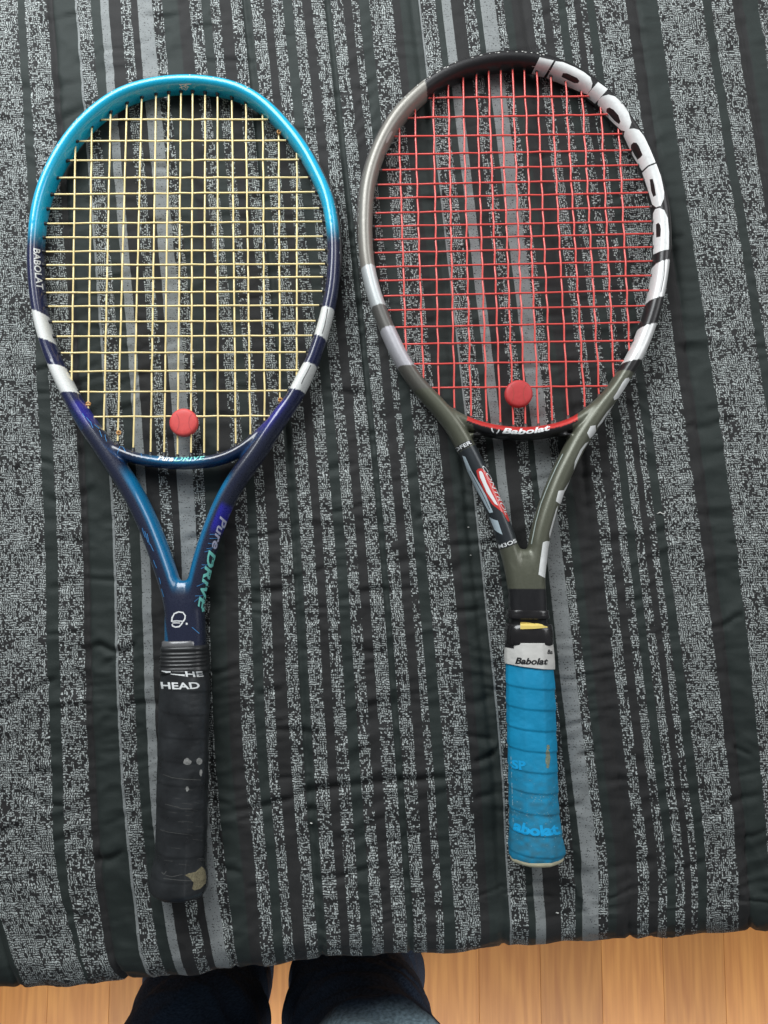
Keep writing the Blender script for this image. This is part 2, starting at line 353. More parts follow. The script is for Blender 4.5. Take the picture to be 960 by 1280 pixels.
    on = _o(); on.outputs = [fleck]
    has = M('GREATER_THAN', sp.outputs[0], 0.22)
    speck = M('MULTIPLY', on.outputs[0], has)
    # solid bands carry a few dark threads
    f2 = M('ADD', M('MULTIPLY', M('SUBTRACT', noise(0.9, 1, w=6), 0.5), 5.0), M('MULTIPLY', cy, 0.35))
    hole = N('ShaderNodeMapRange'); hole.inputs[1].default_value = 0.78; hole.inputs[2].default_value = 1.0; L(f2, hole.inputs[0])
    solid = M('MULTIPLY', sp.outputs[1], M('SUBTRACT', 1.0, M('MULTIPLY', hole.outputs[0], 0.85)))
    lightf = M('MAXIMUM', speck, solid)
    base = N('ShaderNodeMix'); base.data_type = 'RGBA'; L(sp.outputs[2], base.inputs[0])
    base.inputs[6].default_value = (0.022, 0.0218, 0.0220, 1); base.inputs[7].default_value = (0.021, 0.0285, 0.0262, 1)
    # uneven dye and thread
    thr_n = noise(2.2, 2, w=7); patch = noise(0.012, 2, w=8)
    vv = M('MULTIPLY', M('MULTIPLY_ADD', thr_n, 0.7, 0.65), M('MULTIPLY_ADD', patch, 0.5, 0.75))
    sc = N('ShaderNodeVectorMath'); sc.operation = 'SCALE'; L(base.outputs[2], sc.inputs[0]); L(vv, sc.inputs['Scale'])
    lc = N('ShaderNodeMix'); lc.data_type = 'RGBA'; lc.inputs[6].default_value = (0.58, 0.63, 0.615, 1); lc.inputs[7].default_value = (0.24, 0.255, 0.255, 1); L(sp.outputs[1], lc.inputs[0])
    sc2 = N('ShaderNodeVectorMath'); sc2.operation = 'SCALE'; L(lc.outputs[2], sc2.inputs[0]); L(M('MULTIPLY_ADD', thr_n, 0.5, 0.75), sc2.inputs['Scale'])
    fin = N('ShaderNodeMix'); fin.data_type = 'RGBA'; L(lightf, fin.inputs[0]); L(sc.outputs[0], fin.inputs[6]); L(sc2.outputs[0], fin.inputs[7])
    L(fin.outputs[2], b.inputs['Base Color'])
    rg = M('MULTIPLY_ADD', sp.outputs[2], -0.08, 0.72); L(rg, b.inputs['Roughness'])
    # weave relief
    wv = M('ADD', M('COSINE', M('MULTIPLY', sx.outputs[0], 2*math.pi/0.55)), M('COSINE', M('MULTIPLY', sx.outputs[1], 2*math.pi/0.55)))
    hh = M('ADD', M('MULTIPLY', wv, 0.12), M('ADD', M('MULTIPLY', thr_n, 0.8), M('MULTIPLY', lightf, 0.5)))
    bp = N('ShaderNodeBump'); bp.inputs['Distance'].default_value = 0.00022; bp.inputs['Strength'].default_value = 0.8; L(hh, bp.inputs['Height']); L(bp.outputs[0], b.inputs['Normal'])
    return m
idx = np.arange(nr*nc).reshape(nr, nc)
Fq = np.stack([idx[:-1, :-1], idx[1:, :-1], idx[1:, 1:], idx[:-1, 1:]], -1).reshape(-1, 4)
me = bpy.data.meshes.new('bedspread'); me.vertices.add(nr*nc); me.vertices.foreach_set('co', G.reshape(-1))
me.loops.add(Fq.size); me.polygons.add(len(Fq)); me.loops.foreach_set('vertex_index', Fq.reshape(-1).astype(np.int32))
me.polygons.foreach_set('loop_start', (np.arange(len(Fq))*4).astype(np.int32))
me.polygons.foreach_set('use_smooth', [True]*len(Fq)); me.update(calc_edges=True)
ca = me.attributes.new('stripe', 'FLOAT_COLOR', 'POINT')
cv = np.ones((nr, nc, 4)); cv[..., 0] = dens; cv[..., 1] = sol; cv[..., 2] = sat; ca.data.foreach_set('color', cv.reshape(-1))
uvl = me.uv_layers.new(name='cloth'); uvv = np.stack([Ug*0.68, Vg*1000], -1).reshape(-1, 2)[Fq.reshape(-1)]
uvl.data.foreach_set('uv', uvv.reshape(-1)); me.materials.append(quilt_mat())
quilt = bpy.data.objects.new('bedspread', me); COL.objects.link(quilt)
quilt['label'] = 'dark quilted bedspread with grey speckled and plain stripes under both rackets'; quilt['category'] = 'bedspread'

# ------------------------------------------------------------------ decals: flat print laid on a surface
def bvh_of(objs):
    V = []; F = []; o = 0
    for ob in objs:
        off = np.array(root_of(ob).location)
        co = np.empty(len(ob.data.vertices)*3); ob.data.vertices.foreach_get('co', co); co = co.reshape(-1, 3)+off
        V += [Vector(c) for c in co]; F += [tuple(i+o for i in p.vertices) for p in ob.data.polygons]; o += len(co)
    return BVHTree.FromPolygons(V, F)
ORG = Vector((0, 0, CAM_H))
def lay(bm, name, m, parent, bvh, off=0.00022, step=1.8, z=0.02, label=None, thick=False):
    """bm holds a flat shape in plan coordinates (px, py); it is draped onto the surface as thin print"""
    bmesh.ops.triangulate(bm, faces=bm.faces[:])
    for _ in range(6):
        le = [e for e in bm.edges if e.calc_length() > step]
        if not le: break
        bmesh.ops.subdivide_edges(bm, edges=le, cuts=1); bmesh.ops.triangulate(bm, faces=[f for f in bm.faces if len(f.verts) > 3])
    V = []
    for v in bm.verts:
        d = Vector(ray(v.co.x, v.co.y)).normalized()
        hit, nrm, _, _ = bvh.ray_cast(ORG, d)
        if hit is None or hit.z < 0.002:
            q = Vector(P(v.co.x, v.co.y, z)); hit, nrm, _, _ = bvh.find_nearest(q)
        if nrm.dot(d) > 0: nrm = -nrm
        V.append(np.array(hit+nrm*off))
    bm.verts.index_update(); F = []
    for f in bm.faces:
        ii = [v.index for v in f.verts]
        a, b, c = [Vector(V[i]) for i in ii[:3]]
        nn = (b-a).cross(c-a)
        if nn.dot(a-ORG) > 0: ii = ii[::-1]
        F.append(ii)
    bm.free()
    return link_mesh(name, V, F, m, parent, smooth=True, label=label)
def shape_bm(polys):
    """even-odd filled outlines"""
    cu = bpy.data.curves.new('outline', 'CURVE'); cu.dimensions = '2D'; cu.fill_mode = 'BOTH'
    for pl in polys:
        s = cu.splines.new('POLY'); s.points.add(len(pl)-1); s.use_cyclic_u = True
        for p, q in zip(s.points, pl): p.co = (q[0], q[1], 0, 1)
    ob = bpy.data.objects.new('outline', cu); COL.objects.link(ob)
    me = bpy.data.meshes.new_from_object(ob.evaluated_get(bpy.context.evaluated_depsgraph_get()))
    bm = bmesh.new(); bm.from_mesh(me); bpy.data.objects.remove(ob); bpy.data.meshes.remove(me); bpy.data.curves.remove(cu); return bm
def decal(name, polys, m, parent, bvh, **k): return lay(shape_bm(polys), name, m, parent, bvh, **k)
def stroke_poly(pts, wd):
    p = np.asarray(pts, float); T = np.gradient(p, axis=0); T /= np.linalg.norm(T, axis=1)[:, None]; Nn_ = np.stack([-T[:, 1], T[:, 0]], -1)
    wd = np.broadcast_to(wd, len(p))[:, None]
    return [tuple(q) for q in p+Nn_*wd/2]+[tuple(q) for q in (p-Nn_*wd/2)[::-1]]
def strokes(name, lines, m, parent, bvh, each=False, kind=None, **k):
    if each:
        for l_ in lines: strokes(name, [l_], m, parent, bvh, **k)
        return
    if kind is None and name in ('paint_streak', 'paint_chip', 'scuff', 'grip_wear'): kind = 'stuff'
    o_ = strokes_(name, lines, m, parent, bvh, **k)
    if kind: o_['kind'] = kind
    return o_
def strokes_(name, lines, m, parent, bvh, **k):
    bm = bmesh.new()
    for pts, wd in lines:
        pl = stroke_poly(pts, wd); n = len(pts)
        vs = [bm.verts.new((x, y, 0)) for x, y in pl]
        for i in range(n-1): bm.faces.new((vs[i], vs[i+1], vs[2*n-2-i], vs[2*n-1-i]))
    return lay(bm, name, m, parent, bvh, **k)
def textd(name, s, pts, height, m, parent, bvh, shear=0.0, bold=0.0, widen=None, **k):
    cu = bpy.data.curves.new('t', 'FONT'); cu.body = s; cu.size = 1.0; cu.shear = shear; cu.offset = bold; cu.resolution_u = 3
    ob = bpy.data.objects.new('t', cu); COL.objects.link(ob)
    me = bpy.data.meshes.new_from_object(ob.evaluated_get(bpy.context.evaluated_depsgraph_get()))
    bm = bmesh.new(); bm.from_mesh(me); bpy.data.objects.remove(ob); bpy.data.meshes.remove(me); bpy.data.curves.remove(cu)
    xs = [v.co.x for v in bm.verts]; x0, x1 = min(xs), max(xs); capH = 0.70
    pts = np.asarray(pts, float); pp = catmull(pts, 6) if len(pts) > 2 else pts
    d = np.r_[0, np.cumsum(np.linalg.norm(np.diff(pp, axis=0), axis=1))]
    for v in bm.verts:
        a = (v.co.x-x0)/(x1-x0)*d[-1]; X = np.interp(a, d, pp[:, 0]); Y = np.interp(a, d, pp[:, 1])
        X2 = np.interp(min(a+1, d[-1]), d, pp[:, 0])-np.interp(max(a-1, 0), d, pp[:, 0]); Y2 = np.interp(min(a+1, d[-1]), d, pp[:, 1])-np.interp(max(a-1, 0), d, pp[:, 1])
        l = math.hypot(X2, Y2); ux, uy = Y2/l, -X2/l; h = v.co.y/capH*height
        v.co = Vector((X+ux*h, Y+uy*h, 0))
    return lay(bm, name, m, parent, bvh, **k)

# ------------------------------------------------------------------ rackets
def zm(py): return 0.0125+(np.asarray(py, float)-100)/1000*0.003
def path_w(pts, ab, step=0.0025, it=6):
    """pts in plan px, ab list of (half width, half height) per point -> world path with radii"""
    q = np.array([list(p)+list(a) for p, a in zip(pts, ab)], float); q = catmull(q, 8)
    w = PV(q[:, 0], q[:, 1], 0.0); z = zm(q[:, 1]); ww = np.array([P(a, b, c) for a, b, c in zip(q[:, 0], q[:, 1], z)])
    r, s = resample(np.c_[ww, q[:, 2:]], step); r = smooth_path(r, it); return r, s
def build_frame(root, main, bridge, shaft, gusset, voxel=0.0009):
    parts = []
    mp, ms = path_w(*main); bp_, _ = path_w(*bridge); sp_, _ = path_w(*shaft, it=2)
    parts.append(sweep(mp[:, :3], mp[:, 3], mp[:, 4], 24, 2.25)); parts.append(sweep(bp_[:, :3], bp_[:, 3], bp_[:, 4], 20, 2.2))
    parts.append(sweep(sp_[:, :3], sp_[:, 3], sp_[:, 4], 28, 3.6))
    for (px, py, r, h) in gusset:
        hl = 9 if py > 680 else 2; a = P(px, py-hl, float(zm(py))); b = P(px, py+hl, float(zm(py)))
        parts.append(sweep(np.array([a, (a+b)/2, b]), [r*0.6, r, r*0.6], [h*0.8, h, h*0.8], 14, 2.2))
    V, F = merge(parts)
    ob = link_mesh('frame', V, F, None, root)
    md = ob.modifiers.new('r', 'REMESH'); md.mode = 'VOXEL'; md.voxel_size = voxel; md.use_smooth_shade = True
    sm = ob.modifiers.new('s', 'SMOOTH'); sm.factor = 0.5; sm.iterations = 14
    me2 = bpy.data.meshes.new_from_object(ob.evaluated_get(bpy.context.evaluated_depsgraph_get()))
    old = ob.data; ob.modifiers.clear(); ob.data = me2; me2.name = 'frame'; bpy.data.meshes.remove(old)
    me2.polygons.foreach_set('use_smooth', [True]*len(me2.polygons))
    bm = bmesh.new(); bm.from_mesh(me2); ctr = Vector(P(gusset[2][0], gusset[2][1], 0.018))-root.location
    sel = [v for v in bm.verts if (v.co-ctr).length < 0.016]
    for _ in range(30): bmesh.ops.smooth_vert(bm, verts=sel, factor=0.5, use_axis_x=True, use_axis_y=True, use_axis_z=True)
    bm.to_mesh(me2); bm.free()
    return ob, mp, ms, bp_
class Loc:
    """distance s along a path and signed side distance t (+ = outer side) for points"""
    def __init__(self, mp, ms, centre):
        self.p = mp[:, :2]; self.s = ms; self.kd = KDTree(len(mp))
        for i, q in enumerate(mp): self.kd.insert((q[0], q[1], 0), i)
        self.kd.balance(); T = np.gradient(self.p, axis=0); T /= np.linalg.norm(T, axis=1)[:, None]; self.T = T
        self.N = np.stack([-T[:, 1], T[:, 0]], -1)
        k = len(mp)//2
        if np.dot(self.N[k], self.p[k]-np.array(centre)) < 0: self.N = -self.N
    def at(self, x, y):
        _, i, d = self.kd.find((x, y, 0)); v = np.array([x, y])-self.p[i]
        return self.s[i]+float(v @ self.T[i]), float(v @ self.N[i]), d
    def px(self, px, py, z=0.021): q = P(px, py, z); s, t, _ = self.at(q[0], q[1]); return s, t
def arr_of(ob):
    co = np.empty(len(ob.data.vertices)*3); ob.data.vertices.foreach_get('co', co); return co.reshape(-1, 3)+np.array(root_of(ob).location)
def paint(ob, cols):
    a = ob.data.attributes.new('paint', 'FLOAT_COLOR', 'POINT'); c = np.ones((len(cols), 4)); c[:, :3] = cols; a.data.foreach_set('color', c.reshape(-1))
def boundary(loc, outer, inner):
    so, to = loc.px(*outer); si, ti = loc.px(*inner)
    if abs(to-ti) < 1e-4: return lambda t: so+0*t
    k = (so-si)/(to-ti); k = max(-1.6, min(1.6, k)); return lambda t: si+k*(t-ti)
def hoop_loop(mp_px, br_px): return np.array(mp_px+br_px[::-1])
def line_hits(loop, a, b):
    a = np.array(a, float); d = np.array(b, float)-a; ts = []
    n = len(loop)
    for i in range(n):
        p = loop[i]; q = loop[(i+1) % n]; e = q-p; den = d[0]*e[1]-d[1]*e[0]
        if abs(den) < 1e-9: continue
        t = ((p[0]-a[0])*e[1]-(p[1]-a[1])*e[0])/den; u = ((p[0]-a[0])*d[1]-(p[1]-a[1])*d[0])/den
        if 0 <= u < 1: ts.append(t)
    return a+d*min(ts), a+d*max(ts)
def strings(root, m, loop, mains, crosses, gm, ins=5.5):
    """mains: (xtop,ytop,xbot,ybot) ; crosses: (xl,yl,xr,yr) in plan px"""
    ends = []
    def isec(A, B):
        (ax, ay, bx, by), (cx, cy, ex, ey) = A, B
        d1 = np.array([bx-ax, by-ay]); d2 = np.array([ex-cx, ey-cy]); den = d1[0]*d2[1]-d1[1]*d2[0]
        t = ((cx-ax)*d2[1]-(cy-ay)*d2[0])/den; u = ((cx-ax)*d1[1]-(cy-ay)*d1[0])/den
        return np.array([ax, ay])+d1*t, t, u
    full_m = [np.r_[line_hits(loop, (a, b), (c, d))] for a, b, c, d in mains]
    full_c = [np.r_[line_hits(loop, (a, b), (c, d))] for a, b, c, d in crosses]
    for kind, fulls, others in ((0, full_m, full_c), (1, full_c, full_m)):
        for i, ln in enumerate(fulls):
            pts = [(0.0, ln[:2], 0)]
            for j, ot in enumerate(others):
                q, t, u = isec(ln, ot)
                if 0.01 < t < 0.99 and -0.001 < u < 1.001: pts.append((t, q, (1 if (i+j) % 2 == 0 else -1)*(1 if kind == 0 else -1)))
            pts.append((1.0, ln[2:], 0)); pts.sort(key=lambda x: x[0])
            W = []; wob = random.Random(i*7+kind)
            for k, (t, q, sg) in enumerate(pts):
                j = wob.uniform(-0.22, 0.22)+0.28*sg; qq = q+(np.array([j, 0]) if kind == 0 else np.array([0, j]))*(1 if 0 < k < len(pts)-1 else 0)
                zz = float(zm(q[1])); base = P(qq[0], qq[1], zz); base[2] += 0.00058*sg; W.append(base)
            W = catmull(W, 4); L_ = np.linalg.norm(np.diff(W, axis=0), axis=1).sum()
            V, F = sweep(W, 0.00080, 0.00080, 8, 2.0)
            link_mesh('string', V, F, m, root)
            for e, o in ((W[0], W[3]), (W[-1], W[-4])): ends.append((e, (o-e)/np.linalg.norm(o-e)))
    return ends
def grommets(root, m, ends, inner, length, extra=None):
    parts = []
    for e, d in ends:
        p = e.copy(); a = p+d*inner*0.55; b = p+d*(inner+length*random.uniform(0.7, 1.2))
        parts.append(sweep(np.array([a, a*0.5+b*0.5, b]), [0.0021, 0.0018, 0.00125], [0.0021, 0.0018, 0.00125], 8, 2))
    if extra: parts += extra
    V, F = merge(parts); o = link_mesh('grommet_strip', V, F, m, root); o['kind'] = 'stuff'; return o
def strip(mp, side, a0, a1, off, wd, ht, loc, dz=0.0):
    """thin moulding along the path between distances a0 and a1"""
    mk = (loc.s >= a0) & (loc.s <= a1); q = mp[mk]; Nn_ = loc.N[mk]
    c = q[:, :3].copy(); c[:, :2] += Nn_*(side*(q[:, 3]+off))[:, None]; c[:, 2] += dz
    n = len(c); tap = np.clip(np.minimum(np.arange(n), np.arange(n)[::-1])/6.0, 0.25, 1)
    return sweep(c, wd*tap, ht*tap, 10, 3.0)

def disc_mesh(c, r, h, tilt=(0, 0)):
    prof = [(0.0, h/2), (0.55*r, h/2), (0.80*r, h/2-0.0002), (0.93*r, h/2-0.0007), (r, h/2-0.0019), (r, 0.0002), (r*0.97, -0.0002), (r*0.90, -0.0007), (r*0.97, -0.0012), (r, -h/2+0.0013), (r*0.9, -h/2+0.0003), (0, -h/2)]
    n = 40; V = []; F = []
    for rr_, z in prof:
        for k in range(n):
            a = 2*math.pi*k/n; V.append((c[0]+rr_*math.cos(a), c[1]+rr_*math.sin(a), c[2]+z+tilt[0]*rr_*math.cos(a)+tilt[1]*rr_*math.sin(a)))
    for i in range(len(prof)-1):
        for k in range(n): F.append((i*n+k, (i+1)*n+k, (i+1)*n+(k+1) % n, i*n+(k+1) % n))
    return np.array(V), F
def grip_mesh(pts, zc, pitch, amp, lean, seed, cols=96, exn=3.0, hz=0.92, slope=1.0, nrow=260, jit=0.0, slant=0.0, taper_end=False):
    """pts: (px,py,halfwidth_px) ; wound grip with overlapping tape steps"""
    q = catmull(np.array(pts, float), 10)
    yy = q[:, 1]; rows_ = np.linspace(yy[0], yy[-1], nrow)
    cx = np.interp(rows_, yy, q[:, 0]); hw = np.interp(rows_, yy, q[:, 2])
    V = []; th = np.arange(cols)*2*math.pi/cols
    c8 = np.cos(th); s8 = np.sin(th)
    # rounded octagon radius
    oc = 1.0/np.maximum.reduce([np.abs(np.cos(th-k*math.pi/4)) for k in range(4)]); oc = 0.45*oc/oc.min()*0.985+0.55
    for k, py in enumerate(rows_):
        z0 = float(np.interp(py, [pts[0][1], pts[-1][1]], zc)); c = P(cx[k], py, z0)
        e = P(cx[k]+hw[k], py, z0); r = e[0]-c[0]
        u = (py/pitch-slope*(((th+math.pi/2) % (2*math.pi))/(2*math.pi))) if False else (py/pitch+slope*(((th+math.pi/2) % (2*math.pi))/(2*math.pi)))
        u = u+jit*np.interp(py, np.arange(700, 1200, 13), np.random.RandomState(seed).rand(39))
        fr = u-np.floor(u)
        st = amp*fr*np.where(fr < 0.90, 1, (1-fr)/0.10)
        rad = r*oc-amp+st+0.00012*vnoise(th*6, th*0+py/4, seed)+0.0002*vnoise(th*2, th*0+py/14, seed+1)
        V.append(np.stack([c[0]+rad*c8, c[1]-slant*c8*(k/(nrow-1.0)), c[2]+rad*s8*hz], -1))
    V = np.concatenate(V); F = []
    for i in range(nrow-1):
        for k in range(cols):
            a = i*cols+k; b = i*cols+(k+1) % cols; F.append((a, b, b+cols, a+cols))
    F.append(tuple(reversed(range(cols)))); F.append(tuple((nrow-1)*cols+k for k in range(cols)))
    return V, F

PRINT_W = mat('white_print', (0.80, 0.82, 0.82), 0.35, coat=0.3)
PRINT_BAND = mat('white_band_paint', (0.76, 0.77, 0.76), 0.32, coat=0.6, coatr=0.12, noise=(300, 0.05))
PRINT_K = mat('black_print', (0.015, 0.015, 0.017), 0.4)
PRINT_TEAL = mat('teal_print', (0.25, 0.80, 0.72), 0.35, coat=0.3)
PRINT_LB = mat('light_blue_print', (0.03, 0.30, 0.62), 0.35, coat=0.4)
BLACK_RUB = mat('black_nylon', (0.018, 0.018, 0.020), 0.42, noise=(200, 0.3))
A = 0.0057; B = 0.0113

# ======================= left racket
R1 = empty('tennis_racket', P(229, 1105, 0.0), 'blue and navy tennis racket with cream strings and black grip, at left', 'tennis racket')
L_arm = [(226,800),(221,772),(216,742),(204,704),(186,656),(164,612),(133,563),(108,527)]
L_hoop = [(89,494),(77,470),(62,435),(51,393),(45.5,347),(45.5,305),(50.5,262),(63,223),(86,182),(114,150),(150,124),(190,110.5),(232,106),(268,108.5),(300,116.5),(330,134),(358,162),(380,191),(397,222),(409,250),(415,280),(417.5,313),(416.5,345),(414,368),(408.5,394),(401,421),(391,450),(379,475),(365,501)]
L_arm2 = [(345,529),(321,566),(297,599),(281,627),(268,658),(257,691),(249,722),(243,750),(239,775),(236,800)]
ab = [(0.0085, 0.0125)]*4+[(0.0084, 0.0128)]*3+[(0.0078, 0.0125)]+[(0.0066, 0.012)]*2+[(A, B)]*(len(L_hoop)-4)+[(0.0066, 0.012)]*2+[(0.0074, 0.0125)]+[(0.0082, 0.0128)]*4+[(0.0084, 0.0125)]*5
L_br = [(89,494),(104,523),(121,545),(143,561.5),(168,572),(197,577.5),(228,579.5),(260,577.5),(286,570.5),(309,557.5),(331,538),(349,520),(365,501)]
f1, mp1, ms1, br1 = build_frame(R1, (L_arm+L_hoop+L_arm2, ab), (L_br, [(0.0050, 0.0095)]*len(L_br)),
    ([(230.5,738),(231,752),(231.5,775),(232,800),(232,818)], [(0.0115, 0.0105), (0.0145, 0.0118), (0.0158, 0.0122), (0.0162, 0.0125), (0.0162, 0.0125)]),
    [(150,572,0.008,0.009),(312,569,0.007,0.009),(230.3,735,0.0085,0.0105)])
loc1 = Loc(mp1, ms1, P(230, 330, 0)[:2])
co = arr_of(f1); n = len(co); lt = np.array([loc1.at(c[0], c[1]) for c in co]); s, t, dist = lt[:, 0], lt[:, 1], lt[:, 2]
NAVY = np.array((0.010, 0.014, 0.060)); CY = np.array((0.004, 0.44, 0.70)); DK = np.array((0.012, 0.016, 0.040)); BL = np.array((0.004, 0.145, 0.31)); VI = np.array((0.012, 0.012, 0.22))
def S(px, py, L=loc1): return L.px(px, py)[0]
c1 = np.tile(NAVY, (n, 1))
def ss(a, b, x): u = np.clip((x-a)/(b-a), 0, 1); return (u*u*(3-2*u))[:, None]
g = np.minimum(ss(S(45,312), S(46,274), s), 1-ss(S(413,272), S(414,306), s)); c1 = c1*(1-g)+CY*g
arm = np.minimum(1-ss(S(120,545), S(95,510), s), 1.0)+np.minimum(ss(S(355,515), S(335,545), s), 1.0); arm = np.clip(arm, 0, 1)
c1 = c1*(1-arm)+DK*arm
# slate top, bright blue inner flanks of the throat, violet shoulders
inn = ss(-0.0010, -0.0042, t)*np.clip((1-ss(S(172,600), S(150,578), s))+ss(S(300,590), S(286,612), s), 0, 1); inn = inn*ss(P(230,745,0.02)[1], P(230,722,0.02)[1], co[:, 1]); c1 = c1*(1-inn)+BL*inn
outl = ss(0.0064, 0.0080, t)*np.clip(1-ss(S(120,545), S(95,510), s), 0, 1)*0.6; c1 = c1*(1-outl)+BL*outl  # highlight along the left arm's outer edge, painted in as a blue line
vi = (ss(S(118,540), S(106,520), s)*(1-ss(S(100,507), S(93,498), s))+ss(S(366,500), S(358,510), s)*(1-ss(S(345,530), S(325,555), s)))*ss(0.003, -0.003, t); c1 = c1*(1-vi)+VI*vi
vi2 = ss(S(286,628), S(280,636), s)*(1-ss(S(272,655), S(266,672), s))*ss(-0.001, 0.002, t); c1 = c1*(1-vi2)+VI*1.4*vi2
# bridge: distance to bridge path decides
kb = KDTree(len(br1)); [kb.insert((q[0], q[1], 0), i) for i, q in enumerate(br1)]; kb.balance()
db = np.array([kb.find((c[0], c[1], 0))[2] for c in co]); isb = (db < dist-0.0005) & (co[:, 1] < P(230, 520, 0)[1])
ylow = np.array([(c[1]-br1[kb.find((c[0], c[1], 0))[1]][1]) if b_ else 0 for c, b_ in zip(co, isb)])
gb = (isb[:, None])*ss(0.0005, -0.003, ylow); c1 = c1*(1-gb)+np.array((0.006, 0.035, 0.11))*gb
for (o1, i1, o2, i2) in (((76,492),(97,490),(59.6,456),(83,458)), ((46.6,422),(68,428),(39,387),(58,393)), ((418,386),(404,384),(411,425),(392,418)), ((398,457),(377,453),(381,490),(362,486))):
    b1 = boundary(loc1, o1, i1); b2 = boundary(loc1, o2, i2); mk = (s > b1(t)) & (s < b2(t)) & (~isb); c1[mk] = (0.74, 0.75, 0.73)
paint(f1, c1)
M_F1 = mat('racket_paint_blue', rough=0.30, metal=0.0, coat=0.8, coatr=0.07, attr='paint', noise=(900, 0.06)); f1.data.materials.append(M_F1)
bv1 = bvh_of([f1])
# strings
M_S1 = mat('cream_string', (0.92, 0.74, 0.34), 0.28, coat=0.5)
xt = [94.8,115,138,158,176.6,194.5,210.6,226,240.6,256.4,272,290.2,307.5,328.6,348.4,371.2]; xb = [89.4,110.5,131,149,168.5,189.6,206.4,222.8,239.2,255.4,272.3,294,312,330.5,350,371]
yl = [149.4,176.5,200.8,222.5,243,261,279.4,297,314.6,331.4,349,366,383,402.3,420.7,441,464.6,490.3,521.5]; yr = [149.4,175.7,199.5,221.7,240,260.4,277,295.6,312.4,330,346.3,364,381.5,401,419.4,440.2,462.4,488,519.3]
loop1 = hoop_loop(L_hoop, L_br[1:-1])
ends1 = strings(R1, M_S1, loop1, [(a, 150, b, 480) for a, b in zip(xt, xb)], [(60, a, 400, b) for a, b in zip(yl, yr)], None)
grommets(R1, BLACK_RUB, ends1, 0.0048, 0.0034)
v, f = strip(mp1, 1, S(40,345), S(427,350), 0.0001, 0.0011, 0.0048, loc1, -0.001); link_mesh('bumper_guard', v, f, mat('dark_bumper', (0.03, 0.027, 0.03), 0.5), R1)
M_KNOT = mat('amber_knot', (0.55, 0.27, 0.08), 0.35, coat=0.5)
for (x, y) in ((110.5,505),(148.5,541),(350.5,500),(349,165)):
    c = P(x, y, 0.014); v = []; ff = []
    ball = [sweep(np.array([c+np.array([0.0016*math.cos(a)*k, 0.0014*math.sin(a), 0.0008*math.sin(2*a)]) for a in np.linspace(0, 5.6, 14)]), 0.0007, 0.0007, 6, 2) for k in (1, -1)]
    v, ff = merge(ball); link_mesh('string_knot', v, ff, M_KNOT, R1)
# dampener
M_D1 = mat('coral_rubber', (0.66, 0.075, 0.070), 0.55, noise=(400, 0.06))
v, f = disc_mesh(P(230, 528.5, 0.0155), 0.01185, 0.0068); dmp = link_mesh('vibration_dampener', v, f, M_D1, R1, label='coral red round dampener between the lowest strings')
bvd = bvh_of([dmp]); M_D1b = mat('coral_rubber_seam', (0.50, 0.06, 0.06), 0.6)
strokes('ball_seam', [([(220.5,517),(223.2,522),(224.0,528),(223.2,534),(220.5,539)], 1.0), ([(240,517),(236.8,522),(236,528),(236.8,534),(240,539)], 1.0)], M_D1b, dmp, bvd, off=0.00012)
# print
textd('lettering', 'BABOLAT', [(41.8,310),(43.0,335),(46.2,363)], 8.0, PRINT_W, f1, bv1, shear=0.25, bold=0.02)
textd('lettering', 'Pure', [(197,575),(206,576),(217,576.6)], 5.6, PRINT_W, f1, bv1, shear=0.35, bold=0.03, off=0.0005, step=1.0)
textd('lettering', 'DRIVE', [(217.5,576.6),(235,576.6),(258,573.8)], 5.6, PRINT_TEAL, f1, bv1, shear=0.35, bold=0.01, off=0.0005, step=1.0)
textd('lettering', 'Pure', [(275.5,645),(270,664),(264,685)], 9.5, mat('lilac_print', (0.55, 0.56, 0.74), 0.35), f1, bv1, shear=0.3, bold=0.02)
textd('lettering', 'DRIVE', [(261.5,687),(254,720),(246.5,763)], 10, PRINT_TEAL, f1, bv1, shear=0.3, bold=0.03)
def from_crop(pts, x0, y0, k): return [(x0+a/k, y0+b/k) for a, b in pts]
em = [(from_crop([(345,412),(348,385),(362,358),(390,346),(420,350),(436,372),(432,395),(422,408)], 150, 700, 5.333), 1.8),
      (from_crop([(343,408),(380,406),(428,409)], 150, 700, 5.333), 1.3), (from_crop([(350,420),(370,419),(402,420)], 150, 700, 5.333), 1.2),
      (from_crop([(348,428),(352,440),(370,447),(395,444),(410,428),(418,415)], 150, 700, 5.333), 1.8), (from_crop([(439,425),(445,425),(451,425)], 150, 700, 5.333), 2.4)]
strokes('logo', em, PRINT_W, f1, bv1)
sg = [(from_crop(q, 205, 85, 16), wd) for q, wd in (([(305,330),(380,325),(460,320),(545,315)], 1.0), ([(310,390),(380,370),(430,345),(500,380)], 1.1), ([(320,335),(350,360),(360,420),(400,410)], 1.0), ([(400,410),(430,440),(460,420),(470,360)], 1.0), ([(430,330),(420,370),(440,400)], 1.3))]
strokes('logo', sg, PRINT_W, f1, bv1)
# dark seams on the white bands (right side), cream string run outside
strokes('paint_line', [([(409.5,386),(408,396),(405.5,408),(402.5,417)], 0.8), ([(388.5,456),(384,465),(379,474),(376.5,480)], 0.8)], PRINT_K, f1, bv1, each=True)
